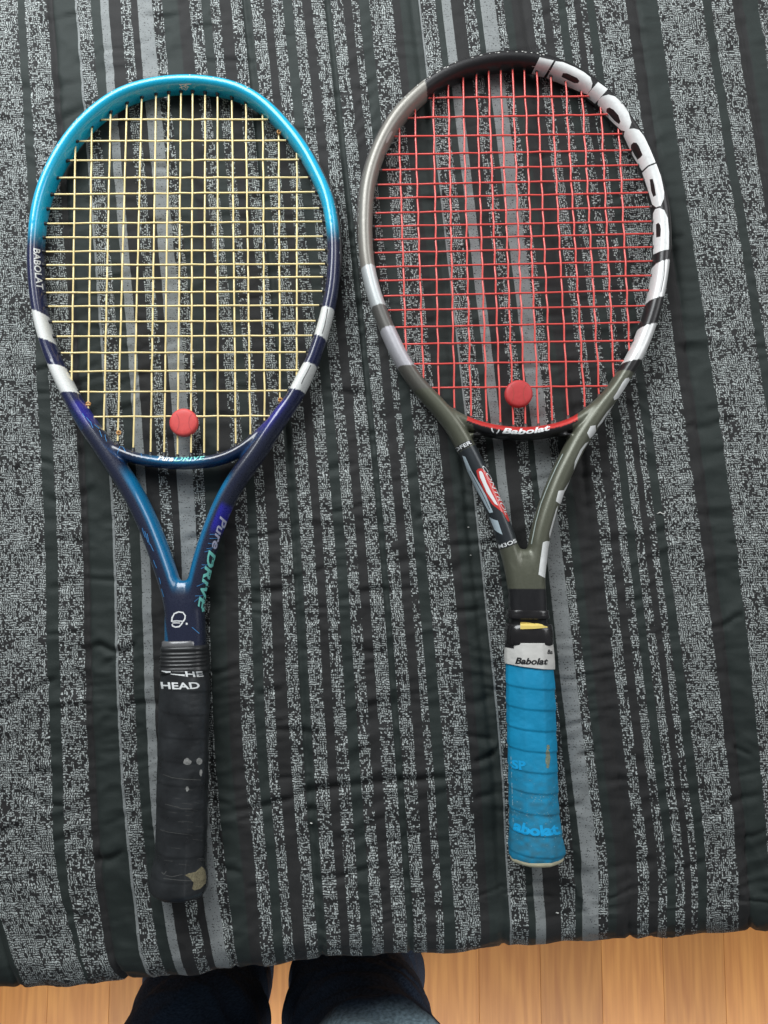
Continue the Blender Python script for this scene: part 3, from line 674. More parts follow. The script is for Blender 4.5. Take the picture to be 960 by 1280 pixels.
# decorative light-blue streaks
ln = []
rr = random.Random(3)
for (x, y, dx, dy) in ((103,517,3,5),(108,522,5,6),(113,527,3,8),(118,531,6,5),(124,538,3,8),(131,543,2,9),(150,558,-3,9),(152,557,5,8),(176,566,2,6),(284,663,-8,-6),(262,668,12,0),(262,673,10,0),(260,679,12,2),(258,686,12,-2),(256,690,8,-3),(252,706,8,0),(251,711,7,-4),(246,733,10,-5),(244,745,10,-1),(243,752,9,-8),(240,784,9,8),(178,660,4,12),(181,664,4,14),(184,667,3,14),(188,680,4,9),(192,700,4,10),(199,722,2,8),(202,736,3,10)):
    ln.append(([(x, y), (x+dx*0.5+rr.uniform(-.4,.4), y+dy*0.5), (x+dx, y+dy)], 0.7))
strokes('paint_streak', ln, mat('streak_blue', (0.06, 0.25, 0.55), 0.35, coat=0.4), f1, bv1)
chips = []
for _ in range(34):
    a = rr.uniform(S(42,340), S(420,335)); i = int(np.searchsorted(ms1, a)); i = min(i, len(ms1)-2)
    q = mp1[i]; w_ = q[:2]+loc1.N[i]*0.0052*rr.uniform(0.85, 1.1); z_ = 0.0185
    dep = w_[1]*SP+(CAM_H-z_)*CP; u_ = w_[1]*CP-(CAM_H-z_)*SP; px_, py_ = 480+FPX*w_[0]/dep, 640-FPX*u_/dep
    T = loc1.T[i]; l = rr.uniform(0.5, 1.6); chips.append(([(px_-T[0]*l, py_+T[1]*l), (px_, py_), (px_+T[0]*l, py_-T[1]*l)], [0.5, rr.uniform(0.7, 1.5), 0.5]))
strokes('paint_chip', chips, mat('chipped_primer', (0.6, 0.68, 0.7), 0.7), f1, bv1)
# handle
COLL = mat('collar_rubber', (0.020, 0.021, 0.022), 0.38, noise=(150, 0.25), bump=(500, 0.0001))
def ring_stack(name, x, ys, hws, m, root, zc, sq=3.0, hz=0.9):
    p = np.array([P(x, y, zc) for y in ys]); hw = np.array([P(x+h, y, zc)[0]-P(x, y, zc)[0] for h, y in zip(hws, ys)])
    v, f = sweep(p, hw, hw*hz, 40, sq); return link_mesh(name, v, f, m, root)
ys = [806,807,809]; hw = [24,28,28.8]
for k in range(5): ys += [811+k*4.6, 812+k*4.6, 814+k*4.6, 815+k*4.6]; hw += [28.9+k*.3, 28.0+k*.3, 28.0+k*.3, 29.1+k*.3]
ys += [838,840]; hw += [30,29]
ring_stack('grip_collar', 231.5, ys, hw, COLL, R1, 0.0155)
ring_stack('silver_sleeve', 229, [800,801,808,809], [23.5,24.6,25,24.6], mat('clear_tape', (0.16, 0.16, 0.165), 0.25, metal=0.3), R1, 0.0140)
GB = mat('black_overgrip', (0.021, 0.023, 0.025), 0.33, noise=(60, 0.4), bump=(700, 0.00012), spec=0.5)
v, f = grip_mesh([(231.5,836,29.5),(231,870,31),(229.5,920,31),(228.5,980,31.5),(227.5,1030,31.5),(226.5,1065,32),(224.5,1085,34),(223.5,1098,36),(223.5,1108,36),(224,1114,33)], (0.0165, 0.0175), 29.0, 0.0005, 0, 5, slope=0.62, exn=3)
g1 = link_mesh('overgrip', v, f, GB, R1)
v, f = grip_mesh([(224,1110,33.5),(224.5,1115,32),(225,1118,27),(225,1119.5,18)], (0.0174, 0.0175), 400, 0.0, 0, 3, nrow=40); link_mesh('butt_cap', v, f, mat('butt_dark', (0.02, 0.02, 0.02), 0.5), R1)
bvg = bvh_of([g1, [o for o in R1.children if o.name.startswith('grip_collar')][0]])
textd('lettering', 'HEAD', [(200.5,860.5),(225,861.3),(249.5,860.5)], 8.0, PRINT_W, g1, bvg, bold=0.025, shear=-0.1)
textd('lettering', 'HE', [(231,845.5),(243,846),(254.5,845.5)], 6.4, PRINT_W, g1, bvg, bold=0.025, shear=-0.1)
strokes('print_line', [([(202,838.5),(208,840),(213.5,839.8)], [0.6,2.2,1.6]), ([(213.5,842.5),(222,843.4),(231,844.2)], [0.8,1.3,2.2])], PRINT_W, g1, bvg)
def blob(x, y, rx, ry, seed, n=18):
    r_ = np.random.RandomState(seed); a = np.arange(n)*2*math.pi/n; k = 1+0.25*(r_.rand(n)-0.5)*2
    k = (k+np.roll(k, 1))/2; return [(x+rx*k[i]*math.cos(a[i]), y+ry*k[i]*math.sin(a[i])) for i in range(n)]
WEAR = mat('worn_foam', (0.26, 0.26, 0.25), 0.9, noise=(700, 0.35))
for i, bb in enumerate([(234.5,952,4.6,4.2),(249,952,3.8,4.8),(251,966,1.8,4.6),(234,986,2.2,3)]): decal('worn_spot', [blob(*bb, i)], WEAR, g1, bvg, off=0.00015)
decal('worn_patch', [[(235,1092),(244,1090),(252,1083),(256,1087),(257.5,1096),(257,1104),(250,1111),(243,1113),(240,1111),(242,1103),(236,1097),(231,1094)]], mat('worn_base_grip', (0.19, 0.165, 0.10), 0.9, noise=(900, 0.35), bump=(1200, 0.0003)), g1, bvg, off=0.0002)
scf = []
for _ in range(20):
    x = rr.uniform(203, 250); y = rr.uniform(985, 1085); l = rr.uniform(3, 14); scf.append(([(x, y), (x+l*0.5, y+l*0.05), (x+l, y+l*0.12)], 0.3))
scf += [([(204,968),(215,972),(230,974),(251,975)], 0.55), ([(206,1005),(218,1008),(228,1011),(240,1011)], 0.5), ([(200,1037),(210,1040),(240,1044)], 0.45), ([(202,1090),(205,1093),(208,1089)], 0.8), ([(207,1094),(215,1096),(228,1093)], 0.5), ([(204,1098),(222,1100),(240,1101)], 0.5)]
strokes('scuff', scf, mat('scuff_grey', (0.10, 0.10, 0.095), 0.8), g1, bvg, off=0.00012)

# ======================= right racket
R2 = empty('tennis_racket', P(668, 1065, 0.0), 'olive, black and white tennis racket with red strings and blue grip, at right', 'tennis racket')
r_arm = [(653,790),(650,755),(642,707),(635,681),(624,650),(603,601),(574,544),(554,516)]
r_hoop = [(523.5,482),(504,453),(489,423),(476.5,393),(467,365),(459.5,333),(457,306),(456.5,279),(459,240),(467.5,205),(480.5,174.5),(497,148),(516,127.5),(536,110.5),(559,96.5),(583,86.5),(612,79.5),(643,77),(672,80),(700,89),(731,105.5),(757,127),(777,151),(795,178),(809,207),(819,236),(825,266),(827,296),(826,323),(824,344),(819.5,370),(812,399),(801.5,428),(791.5,449),(780.5,467),(768,487)]
r_arm2 = [(752,508),(737,529),(723,550),(711,573),(699,598),(687,629),(677,661),(672,686),(669,720),(667,755),(665,790)]
ab2 = [(0.0080, 0.0122)]*4+[(0.0078, 0.0125)]*3+[(0.0074, 0.0122)]+[(0.0068, 0.012)]*3+[(0.0063, B)]*8+[(0.0068, B)]*18+[(0.0066, B)]*4+[(0.0066, 0.012)]*3+[(0.0076, 0.0122)]+[(0.0084, 0.0125)]*6+[(0.0082, 0.0122)]*4
r_br = [(523.5,482),(541,502),(563,519),(587,531),(613,538.5),(640,542),(666,542),(694,537.5),(718,529),(737,516),(753,502),(768,487)]
f2, mp2, ms2, br2 = build_frame(R2, (r_arm+r_hoop+r_arm2, ab2), (r_br, [(0.0056, 0.0098)]*len(r_br)),
    ([(656,700),(657.5,715),(658.5,740),(659.5,770),(660,800)], [(0.0115, 0.0105), (0.0142, 0.0118), (0.0152, 0.0120), (0.0152, 0.0120), (0.0152, 0.0120)]),
    [(590,545,0.008,0.009),(708,545,0.008,0.009),(655.5,696,0.0085,0.0105)])
loc2 = Loc(mp2, ms2, P(645, 300, 0)[:2])
co = arr_of(f2); n = len(co); lt = np.array([loc2.at(c[0], c[1]) for c in co]); s, t, dist = lt[:, 0], lt[:, 1], lt[:, 2]
OL = np.array((0.110, 0.114, 0.082)); SL = np.array((0.050, 0.058, 0.055)); KK = np.array((0.016, 0.015, 0.016))
c2 = np.tile(OL, (n, 1))
seq = [((515,488),(541,486), np.array((0.115, 0.11, 0.095))), ((497,458),(519,457), np.array((0.50, 0.49, 0.52))), ((475,412),(491,408), np.array((0.13, 0.125, 0.115))), ((466,383),(480,381), np.array((0.62, 0.65, 0.65))),
       ((453,334),(467,331), np.array((0.27, 0.255, 0.225))), ((531,101),(535,119), KK), ((836,325),(818,330), np.array((0.78, 0.78, 0.77))), ((829,371),(809.5,376), KK), ((821,404),(801,409), np.array((0.78, 0.78, 0.77))), ((801,450),(779,453), KK), ((791,466),(774,463), OL)]
for o_, i_, c_ in seq:
    b_ = boundary(loc2, o_, i_); c2[s > b_(t)] = c_
co_y = co[:, 1]
kb = KDTree(len(br2)); [kb.insert((q[0], q[1], 0), i) for i, q in enumerate(br2)]; kb.balance()
nb = [kb.find((c[0], c[1], 0)) for c in co]; db = np.array([q[2] for q in nb]); isb = (db < dist-0.0005) & (co_y < P(650, 490, 0)[1])
ylow = np.array([co[i, 1]-br2[nb[i][1]][1] for i in range(n)])
pxv = 480+FPX*co[:, 0]/(co[:, 1]*SP+(CAM_H-co[:, 2])*CP)
xl = np.where(ylow > -0.001, 584+0*pxv, 592+0*pxv); mid = isb & (pxv > xl) & (pxv < 722-6*(ylow < -0.001))
c2[mid & (ylow > 0.0004)] = (0.56, 0.035, 0.030); c2[mid & (ylow <= 0.0004)] = KK
# dark label sleeve on the left arm, black lower shaft
ya = S(581, 562, loc2); yb_ = S(634, 678, loc2); mk = (s < ya) & (s > yb_) & (co[:, 0] < P(652, 700, 0)[0]) & (s < ms2[-1]*0.5) & (~isb); c2[mk] = (0.030, 0.036, 0.042)
c2[co_y < P(660, 736, 0.018)[1]] = (0.014, 0.014, 0.016)
paint(f2, c2)
f2.data.materials.append(mat('racket_paint_olive', rough=0.42, metal=0.3, coat=0.35, coatr=0.30, attr='paint', noise=(900, 0.05)))
bv2 = bvh_of([f2])
M_S2 = mat('red_string', (0.78, 0.095, 0.08), 0.30, coat=0.5)
xt = [499,519,541.6,560.6,579,595.7,611,626.4,641,656,671.5,689.5,707.5,728,751.3,773.6]; xb = [507.5,529,548.5,568,588.6,608.7,625.5,642,656.8,673,690,710,730.5,749,767,786.7]
yt = [172,150,130,120,110,104,102,100,100,100,104,108,114,124,136,163]; yb = [437,465,490,500,515,522,528,530,530,528,522,513,505,490,463,432]
yl = [122.9,147.8,170.8,193.7,212.7,231,248,266.5,283,299.8,316,334,351,370.3,388.2,409.5,430.6,455.8,485.6]; yr = [119.9,142.8,167.3,187.5,206.3,224.6,241,259,277,292.4,309.3,326.8,344.7,363,382.5,403,425.6,450.8,482]
loop2 = hoop_loop(r_hoop, r_br[1:-1])
ends2 = strings(R2, M_S2, loop2, [(a, c, b, d) for a, b, c, d in zip(xt, xb, yt, yb)], [(470, a, 800, b) for a, b in zip(yl, yr)], None)
grommets(R2, mat('brown_grommet', (0.07, 0.045, 0.042), 0.5), ends2, 0.0050, 0.0030)
v, f = strip(mp2, 1, S(452,300,loc2), S(838,330,loc2), 0.0001, 0.0011, 0.0046, loc2, -0.001); link_mesh('bumper_guard', v, f, mat('brown_bumper', (0.045, 0.038, 0.035), 0.5), R2)
v, f = disc_mesh(P(648.2, 492.5, 0.0158), 0.01165, 0.0068); dm2 = link_mesh('vibration_dampener', v, f, mat('red_rubber', (0.50, 0.040, 0.042), 0.55, noise=(400, 0.06)), R2, label='deep red round dampener between the lowest strings')
strokes('ball_seam', [([(639,481),(641.6,486),(642.4,492),(641.6,498),(639,503)], 1.0), ([(658,481),(655,486),(654.2,492),(655,498),(658,503)], 1.0)], mat('red_rubber_seam', (0.40, 0.05, 0.04), 0.6), dm2, bvh_of([dm2]), off=0.00012)
# big white block letters round the right shoulder
K6 = (660, 60, 6.857); K7 = (760, 160, 7.11)
LET = [([(100,80),(222,108),(130,258),(20,240)], None, K6),
  ([(236,114),(300,122),(400,165),(480,208),(535,252),(552,305),(543,350),(508,396),(470,386),(330,325),(240,290),(152,266)], [(300,214),(335,216),(422,256),(441,282),(430,300),(398,300),(288,246)], K6),
  ([(600,292),(684,353),(575,476),(494,414)], None, K6),
  ([(606,440),(640,412),(690,400),(745,416),(805,470),(860,550),(886,640),(870,690),(838,714),(800,705),(730,640),(650,560),(596,480)], [(676,518),(700,510),(735,530),(775,575),(793,630),(782,652),(745,625),(672,545)], K6),
  ([(150,30),(185,8),(230,5),(275,18),(320,75),(370,180),(422,305),(360,330),(303,380),(220,245),(140,70)], [(205,150),(228,128),(255,132),(275,160),(308,240),(290,262),(262,282),(205,180)], K7),
  ([(428,318),(470,430),(498,570),(496,630),(470,690),(430,706),(395,680),(350,530),(305,398),(360,345)], [(372,456),(398,452),(412,500),(428,598),(404,612),(385,560)], K7),
  ([(402,760),(420,722),(455,710),(500,730),(530,800),(542,930),(540,1080),(480,1090),(403,1125),(398,950)], [(428,858),(448,842),(465,862),(471,900),(468,965),(430,974)], K7)]
for out, hole, K in LET:
    decal('letter', [from_crop(out, *K)]+([from_crop(hole, *K)] if hole else []), PRINT_BAND, f2, bv2, off=0.00018)
K4 = (640, 300, 4.364); K5 = (540, 480, 4.0)
decal('white_segment', [from_crop([(636,750),(642,764),(612,812),(580,862),(556,874),(553,858),(575,825),(600,780),(618,756)], *K4)], PRINT_BAND, f2, bv2)
decal('white_segment', [from_crop([(556,894),(545,925),(500,985),(462,1025),(468,1008),(515,940)], *K4)], PRINT_BAND, f2, bv2)
decal('white_segment', [from_crop([(792, 211), (817, 206), (819, 235), (803, 259), (788, 273), (775, 245)], *K5)], PRINT_BAND, f2, bv2)
decal('white_segment', [from_crop([(782, 288), (754, 329), (726, 386), (707, 433), (714, 386), (741, 329), (766, 296)], *K5)], PRINT_BAND, f2, bv2)
decal('white_segment', [from_crop([(632, 534), (657, 531), (654, 560), (641, 602), (619, 586)], *K5)], PRINT_BAND, f2, bv2)
decal('white_segment', [from_crop([(700, 460), (684, 499), (660, 541), (653, 562), (655, 536), (682, 491)], *K5)], PRINT_BAND, f2, bv2)
decal('white_segment', [from_crop([(630, 607), (619, 654), (596, 737), (587, 773), (585, 747), (605, 674), (621, 622)], *K5)], PRINT_BAND, f2, bv2)
decal('white_segment', [from_crop([(554, 792), (572, 785), (588, 787), (583, 839), (570, 907), (564, 970), (532, 953), (541, 881)], *K5)], PRINT_BAND, f2, bv2)
strokes('pin_stripe', [(from_crop([(655,350),(620,420),(580,510),(545,600),(520,690),(498,800)], *K5), 1.1)], mat('pale_green_line', (0.42, 0.48, 0.45), 0.4), f2, bv2)
strokes('paint_line', [([(831,325),(830,345),(826,365)], 0.6)], PRINT_K, f2, bv2)
textd('lettering', 'Babolat', [(627.5,541.2),(640,542),(655,542.2),(672,540.5),(688.5,537)], 6.2, PRINT_W, f2, bv2, shear=0.25, bold=0.035, step=1.2)
strokes('logo', [([(614.5,535),(615.2,538),(617,540.4)], 1.5), ([(624,537),(622.5,540),(620.5,541.6)], 1.5)], PRINT_W, f2, bv2)
decal('label_band', [[(567,560.5),(573,557),(581,552.5),(588.5,550),(591,555),(584,559),(576,563),(571,567.5)]], PRINT_K, f2, bv2, off=0.00015)
textd('lettering', 'OFER', [(569.5,565.3),(579,560),(589.5,554.6)], 4.6, PRINT_W, f2, bv2, bold=0.02, off=0.0003)
decal('label_band', [[(621.5,681),(633,677.5),(645,673),(647,679),(636,683.5),(624.5,687)]], PRINT_K, f2, bv2, off=0.00015)
textd('lettering', 'M3OS', [(623.5,685.8),(634,682.6),(646,677.8)], 4.8, PRINT_W, f2, bv2, bold=0.02, off=0.0003)
KL = (550, 530, 7.53)
PALE = mat('pale_blue_print', (0.50, 0.60, 0.66), 0.3, coat=0.5)
decal('label_stripe', [from_crop([(212,298),(240,308),(282,400),(300,440),(390,590),(460,720),(500,830),(468,838),(430,770),(330,590),(258,440)], *KL)], PALE, f2, bv2)
strokes('paint_line', [(from_crop([(285,440),(340,540),(400,650),(470,800)], *KL), 0.7), (from_crop([(310,440),(360,520),(425,640),(485,790)], *KL), 0.5)], PRINT_K, f2, bv2, off=0.0004, each=True)
decal('label_stripe', [from_crop([(466,876),(500,895),(545,910),(590,1042),(545,1018),(515,995)], *KL)], PALE, f2, bv2)
LR = mat('label_red', (0.58, 0.045, 0.04), 0.35, coat=0.5)
decal('label_oval', [from_crop([(343,440),(360,420),(392,418),(430,450),(500,560),(560,680),(610,790),(655,915),(640,920),(590,835),(540,795),(490,755),(415,640),(355,500)], *KL)], LR, f2, bv2)
decal('label_oval_inner', [from_crop([(366,448),(385,440),(402,462),(440,560),(490,660),(548,770),(515,752),(440,640),(378,500)], *KL)], PRINT_W, f2, bv2, off=0.0004)
textd('lettering', 'CONTROL', from_crop([(392,400),(455,520),(545,715),(618,860)], *KL), 3.6, PRINT_W, f2, bv2, shear=0.35, off=0.0004, step=1.2)
chips = []
for _ in range(40):
    a = rr.uniform(S(520,112,loc2), S(700,75,loc2)) if rr.random() < 0.7 else rr.uniform(S(452,300,loc2), S(520,112,loc2)); i = min(int(np.searchsorted(ms2, a)), len(ms2)-2)
    q = mp2[i]; w_ = q[:2]+loc2.N[i]*0.0062*rr.uniform(0.85, 1.05); z_ = 0.017
    dep = w_[1]*SP+(CAM_H-z_)*CP; u_ = w_[1]*CP-(CAM_H-z_)*SP; px_, py_ = 480+FPX*w_[0]/dep, 640-FPX*u_/dep
    T = loc2.T[i]; l = rr.uniform(0.5, 1.8); chips.append(([(px_-T[0]*l, py_+T[1]*l), (px_, py_), (px_+T[0]*l, py_-T[1]*l)], [0.4, rr.uniform(0.6, 1.3), 0.4]))
strokes('paint_chip', chips, mat('bare_composite', (0.55, 0.55, 0.52), 0.7), f2, bv2)
decal('serial_label', [[(483,173),(486,167),(489.5,163.5),(491,165),(488,171),(484.5,178),(482,179)]], mat('grey_print', (0.45, 0.45, 0.42), 0.5), f2, bv2)
# handle parts
TAPEK = mat('black_tape', (0.015, 0.014, 0.015), 0.22, coat=0.3, noise=(80, 0.2))
ring_stack('black_tape', 659, [762,763,766,768,772,773], [24.9,25.6,25.5,26.0,26.2,25.2], TAPEK, R2, 0.0148, 3.4)
ring_stack('grip_collar', 660.5, [779,780,786,788,801,804,806], [25,28.2,28.6,29.2,29.4,29.0,27], TAPEK, R2, 0.0152, 3.2)
wt = mat('white_finishing_tape', (0.62, 0.61, 0.58), 0.45, noise=(60, 0.06), bump=(150, 0.0003))
v, f = grip_mesh([(660.8,802,29.6),(661.2,812,30.4),(661.6,822,30.9),(661.8,832,31.0)], (0.0162, 0.0165), 400, 0.0, 0, 3, nrow=60, slant=0.0024); ft = link_mesh('finishing_tape', v, f, wt, R2)
GBL = mat('blue_overgrip', (0.002, 0.27, 0.50), 0.55, noise=(45, 0.14), bump=(600, 0.00012))
# dirt towards the hand end of the grip: procedural in object space
nt = GBL.node_tree
v, f = grip_mesh([(661.5,829,30.2),(662.5,850,30.7),(664,900,31),(665.5,950,31),(666.8,1000,31.2),(668.5,1030,32.5),(670,1050,34.5),(670.5,1060,35.5),(670,1068,34.5),(670,1072,31)], (0.0165, 0.0178), 25.5, 0.0008, 0, 9, slope=0.64)
g2 = link_mesh('overgrip', v, f, GBL, R2)
cog = arr_of(g2); gy = (P(665, 930, 0.02)[1]-cog[:, 1])/(P(665, 930, 0.02)[1]-P(665, 1070, 0.02)[1]); dirt = np.clip(gy*1.6, 0, 1)*(0.55+0.45*vnoise(cog[:, 0]*260, cog[:, 1]*330, 77))*0.9
dirt = np.clip(dirt+0.3*np.clip(vnoise(cog[:, 0]*900, cog[:, 1]*900, 78)-0.45, 0, 1)*np.clip(gy*3, 0, 1), 0, 1)[:, None]
paint(g2, np.array((0.002, 0.27, 0.50))*(1-dirt)+np.array((0.035, 0.155, 0.225))*dirt)
at = nt.nodes.new('ShaderNodeAttribute'); at.attribute_name = 'paint'
vm = [q for q in nt.nodes if q.type == 'VECT_MATH'][0]; nt.links.new(at.outputs['Color'], vm.inputs[0])
v, f = grip_mesh([(670,1068,33.8),(670,1072,32.6),(670,1074.5,29),(670,1075.5,22)], (0.0176, 0.0178), 400, 0.0, 0, 3, nrow=40); link_mesh('butt_cap', v, f, mat('cream_butt_cap', (0.62, 0.58, 0.40), 0.5), R2)
bvg2 = bvh_of([g2]); bvt = bvh_of([ft]+[o for o in R2.children if o.name.startswith(('black_tape', 'grip_collar'))]+[f2])
# the tape is cut square: a step of black collar shows at its upper left
decal('tape_flap', [[(630,801),(642.5,801),(642.5,810.5),(630,808.5)]], TAPEK, ft, bvt, off=0.0004)
textd('lettering', 'Babolat', [(644,829.3),(664,830.3),(685,830.3)], 7.6, PRINT_K, ft, bvt, shear=0.25, bold=0.03, off=0.0003)
textd('lettering', 'Ba', [(684,817),(687,817.3),(690.5,817.3)], 5.2, PRINT_K, ft, bvt, shear=0.1, bold=0.02, off=0.0003)
decal('yellow_tape', [[(650.5,777.5),(660,778),(674,780.5),(684.5,783.5),(683.5,784.6),(668,786),(650.5,786.5)]], mat('yellow_tape', (0.78, 0.60, 0.16), 0.5), R2, bvt, off=0.0006)
GLB = mat('light_blue_grip_print', (0.008, 0.40, 0.80), 0.5)
textd('lettering', 'SP', [(638.5,960),(648,961.5),(657,962)], 10.5, GLB, g2, bvg2, shear=-0.15, bold=0.04)
textd('lettering', 'abolat', [(640,1036),(655,1042),(675,1044.5),(700,1042)], 12.5, GLB, g2, bvg2, shear=-0.1, bold=0.05)
for i, bb in enumerate([(684.5,941,2.6,4),(684.6,950,3.0,8),(684.5,958,1.8,2.4),(685,934,2,3)]): decal('worn_spot', [blob(*bb, 20+i)], mat('worn_tan', (0.22, 0.27, 0.20), 0.8, noise=(900, .3)), g2, bvg2, off=0.00015)
sp_ = []
for _ in range(110):
    x = rr.uniform(642, 700); y = rr.choice([rr.gauss(997, 3), rr.gauss(1018, 3), rr.gauss(1042, 5), rr.uniform(970, 1065)]); l = rr.uniform(0.4, 1.8)
    if x > 695 and y < 1040: continue
    sp_.append(([(x, y), (x+l*0.5, y+rr.uniform(-.4, .4)), (x+l, y)], [0.3, rr.uniform(0.5, 1.1), 0.3]))
for _ in range(26):
    y = rr.uniform(945, 1025); x = 638.6+(y-945)*0.035; sp_.append(([(x, y), (x+.3, y+1.2), (x, y+rr.uniform(2, 4))], [0.3, 1.1, 0.3]))
strokes('grip_wear', sp_, mat('grip_fluff', (0.22, 0.42, 0.52), 0.8), g2, bvg2, off=0.00012)

# ------------------------------------------------------------------ lint on the cloth
bvq = bvh_of([quilt]); ML = mat('lint_white', (0.7, 0.7, 0.66), 0.8)
def lint(x, y, r, label, th=1.0):
    c = P(x, y, 0.0012); hit = bvq.ray_cast(Vector((c[0], c[1], 0.05)), Vector((0, 0, -1)))[0]; c = np.array(hit) if hit else c
    p = np.array([c+np.array([-r, 0, 0.0004]), c+np.array([-r*.3, r*.3, 0.0008]), c+np.array([r*.4, -r*.1, 0.0008]), c+np.array([r, r*.2, 0.0004])])
    v, f = sweep(p, np.array([r*.25, r*.5, r*.5, r*.2])*th, np.array([r*.25, r*.4, r*.4, r*.2])*th, 6, 2)
    o = link_mesh('lint', v, f, ML); o['label'] = label; o['category'] = 'lint'
lint(388.5, 1031, 0.0011, 'white lint speck below the long crease between the two grips')
lint(697, 1142, 0.0012, 'white lint speck just below the blue grip near the cloth edge')
lint(592.5, 296, 0.0008, 'white lint speck seen through the upper red strings')
lint(586, 659, 0.0008, 'white lint speck left of the olive racket throat, upper one')
lint(588.5, 694, 0.0006, 'tiny white lint speck left of the olive racket throat, lower one')
lint(827, 642, 0.0036, 'thin pale straw lying on the wide speckled stripe at right', 0.28)

# ------------------------------------------------------------------ person standing at the foot of the bed
def denim():
    m = bpy.data.materials.new('denim'); m.use_nodes = True; nt = m.node_tree; N = nt.nodes.new; L = nt.links.new
    b = nt.nodes['Principled BSDF']; b.inputs['Roughness'].default_value = 0.9; b.inputs['Specular IOR Level'].default_value = 0.15
    tc = N('ShaderNodeTexCoord'); at = N('ShaderNodeAttribute'); at.attribute_name = 'paint'
    mp = N('ShaderNodeMapping'); mp.inputs['Rotation'].default_value = (0.4, 0.3, 0.8); mp.inputs['Scale'].default_value = (1, 3.5, 1); L(tc.outputs['Object'], mp.inputs[0])
    n = N('ShaderNodeTexNoise'); n.inputs['Scale'].default_value = 260; n.inputs['Detail'].default_value = 3; L(mp.outputs[0], n.inputs['Vector'])
    mr = N('ShaderNodeMapRange'); mr.inputs[1].default_value = 0.3; mr.inputs[2].default_value = 0.7; mr.inputs[3].default_value = 0.6; mr.inputs[4].default_value = 1.4; L(n.outputs['Fac'], mr.inputs[0])
    sc = N('ShaderNodeVectorMath'); sc.operation = 'SCALE'; L(at.outputs['Color'], sc.inputs[0]); L(mr.outputs[0], sc.inputs['Scale']); L(sc.outputs[0], b.inputs['Base Color'])
    bp = N('ShaderNodeBump'); bp.inputs['Distance'].default_value = 0.0005; L(n.outputs['Fac'], bp.inputs['Height']); L(bp.outputs[0], b.inputs['Normal'])
    return m
person = empty('person', (0.0, -0.62, FLOOR), 'person in blue jeans standing at the edge of the bed, only the legs in view', 'person')
def leg(path, rad):
    q = catmull(np.array([list(p)+[r] for p, r in zip(path, rad)], float), 8); c = q[:, :3]; r = q[:, 3]; n = len(c)
    T = np.gradient(c, axis=0); T /= np.linalg.norm(T, axis=1)[:, None]; X_ = np.tile([1.0, 0, 0], (n, 1)); U = np.cross(X_, T); U /= np.linalg.norm(U, axis=1)[:, None]
    th = np.arange(28)*2*math.pi/28
    V = (c[:, None]+X_[:, None]*(r[:, None]*np.cos(th))[..., None]*1.04+U[:, None]*(r[:, None]*np.sin(th))[..., None]).reshape(-1, 3); F = []
    for i in range(n-1):
        for k in range(28): F.append((i*28+k, i*28+(k+1) % 28, (i+1)*28+(k+1) % 28, (i+1)*28+k))
    F.append(tuple(reversed(range(28)))); F.append(tuple((n-1)*28+k for k in range(28))); return V, F
parts = [leg([(0.000,-0.84,0.34),(0.030,-0.80,0.24),(0.020,-0.66,0.10),(0.006,-0.53,-0.015),(0.000,-0.470,-0.068),(-0.010,-0.492,-0.16),(-0.028,-0.520,-0.28),(-0.038,-0.560,-0.46),(-0.038,-0.565,-0.515)], [0.12,0.115,0.096,0.086,0.080,0.077,0.078,0.081,0.082]),
         leg([(-0.110,-0.84,0.34),(-0.160,-0.82,0.22),(-0.190,-0.70,0.08),(-0.180,-0.585,-0.04),(-0.188,-0.568,-0.10),(-0.206,-0.548,-0.20),(-0.228,-0.545,-0.32),(-0.244,-0.560,-0.46),(-0.244,-0.565,-0.515)], [0.12,0.110,0.090,0.076,0.074,0.074,0.077,0.082,0.083]),
         leg([(-0.065,-0.83,0.46),(-0.065,-0.84,0.36),(-0.065,-0.85,0.26)], [0.15,0.165,0.14])]
V, F = merge(parts); jn = link_mesh('jeans', V, F, None, person)
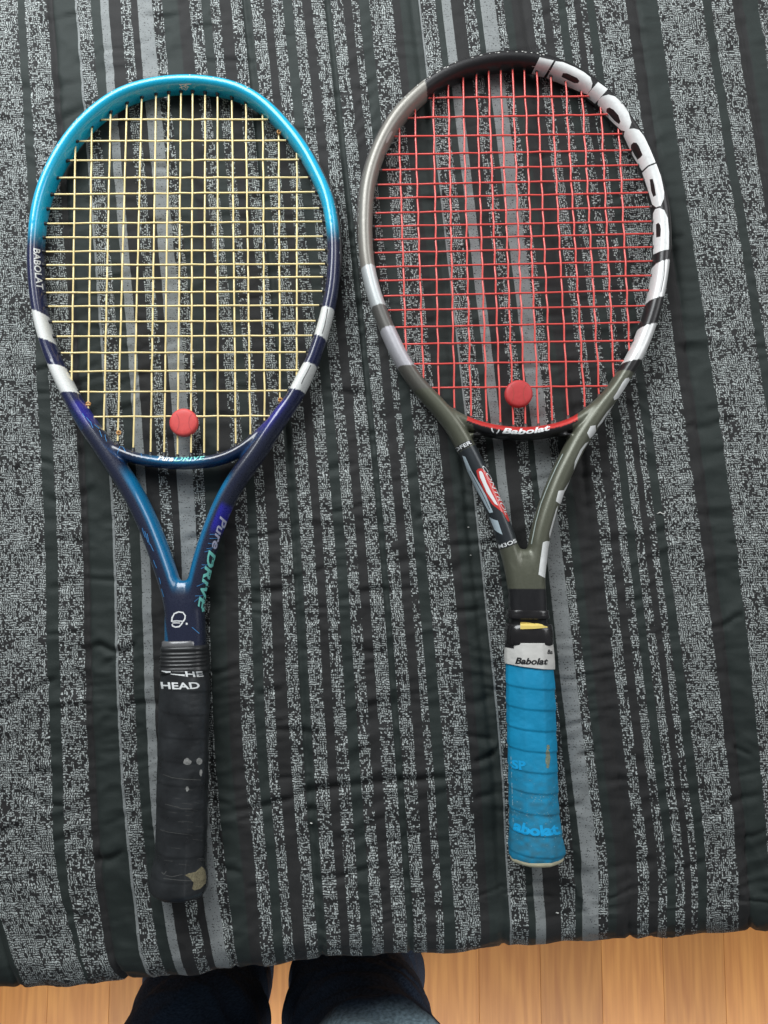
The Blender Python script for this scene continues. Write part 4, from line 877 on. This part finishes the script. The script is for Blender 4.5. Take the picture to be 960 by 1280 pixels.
md = jn.modifiers.new('r', 'REMESH'); md.mode = 'VOXEL'; md.voxel_size = 0.006; sm = jn.modifiers.new('s', 'SMOOTH'); sm.factor = 0.5; sm.iterations = 5
me2 = bpy.data.meshes.new_from_object(jn.evaluated_get(bpy.context.evaluated_depsgraph_get())); jn.modifiers.clear(); jn.data = me2
me2.name = 'jeans'; me2.polygons.foreach_set('use_smooth', [True]*len(me2.polygons))
cj = np.empty(len(me2.vertices)*3); me2.vertices.foreach_get('co', cj); cj = cj.reshape(-1, 3)
nm = np.empty(len(me2.vertices)*3); me2.vertices.foreach_get('normal', nm); nm = nm.reshape(-1, 3)
wr = 0.008*vnoise(cj[:, 2]*22+cj[:, 0]*16, cj[:, 1]*9+cj[:, 0]*6+2, 61)+0.0055*(1-2*np.abs(vnoise(cj[:, 2]*34-cj[:, 0]*18, cj[:, 0]*12, 64)))+0.002*vnoise(cj[:, 2]*60, cj[:, 0]*30+cj[:, 1]*20, 62)
me2.vertices.foreach_set('co', (cj+nm*wr[:, None]).reshape(-1)); me2.update()
zw = cj[:, 2]+FLOOR; knee_lit = np.clip((zw+0.115+0.012*vnoise(cj[:, 0]*20, cj[:, 1]*20, 63))/0.03, 0, 1)*np.clip((cj[:, 0]+0.10)/0.03, 0, 1)  # light on the knee and thigh, painted into the denim as a paler tone
knee_lit = knee_lit[:, None]; colj = np.array((0.050, 0.078, 0.130))*(1-knee_lit)+np.array((0.24, 0.33, 0.38))*knee_lit
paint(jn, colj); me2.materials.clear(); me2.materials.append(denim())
MSH = mat('shoe_leather', (0.02, 0.018, 0.017), 0.5)
for sx in (-0.262, -0.045):
    p = np.array([(sx, -0.62, FLOOR+0.045), (sx, -0.56, FLOOR+0.05), (sx+0.003, -0.50, FLOOR+0.045), (sx+0.006, -0.42, FLOOR+0.035), (sx+0.008, -0.37, FLOOR+0.028)])
    v, f = sweep(p, [0.03, 0.038, 0.042, 0.048, 0.03], [0.042, 0.046, 0.042, 0.032, 0.022], 20, 2.4); link_mesh('shoe', v, f, MSH, person)
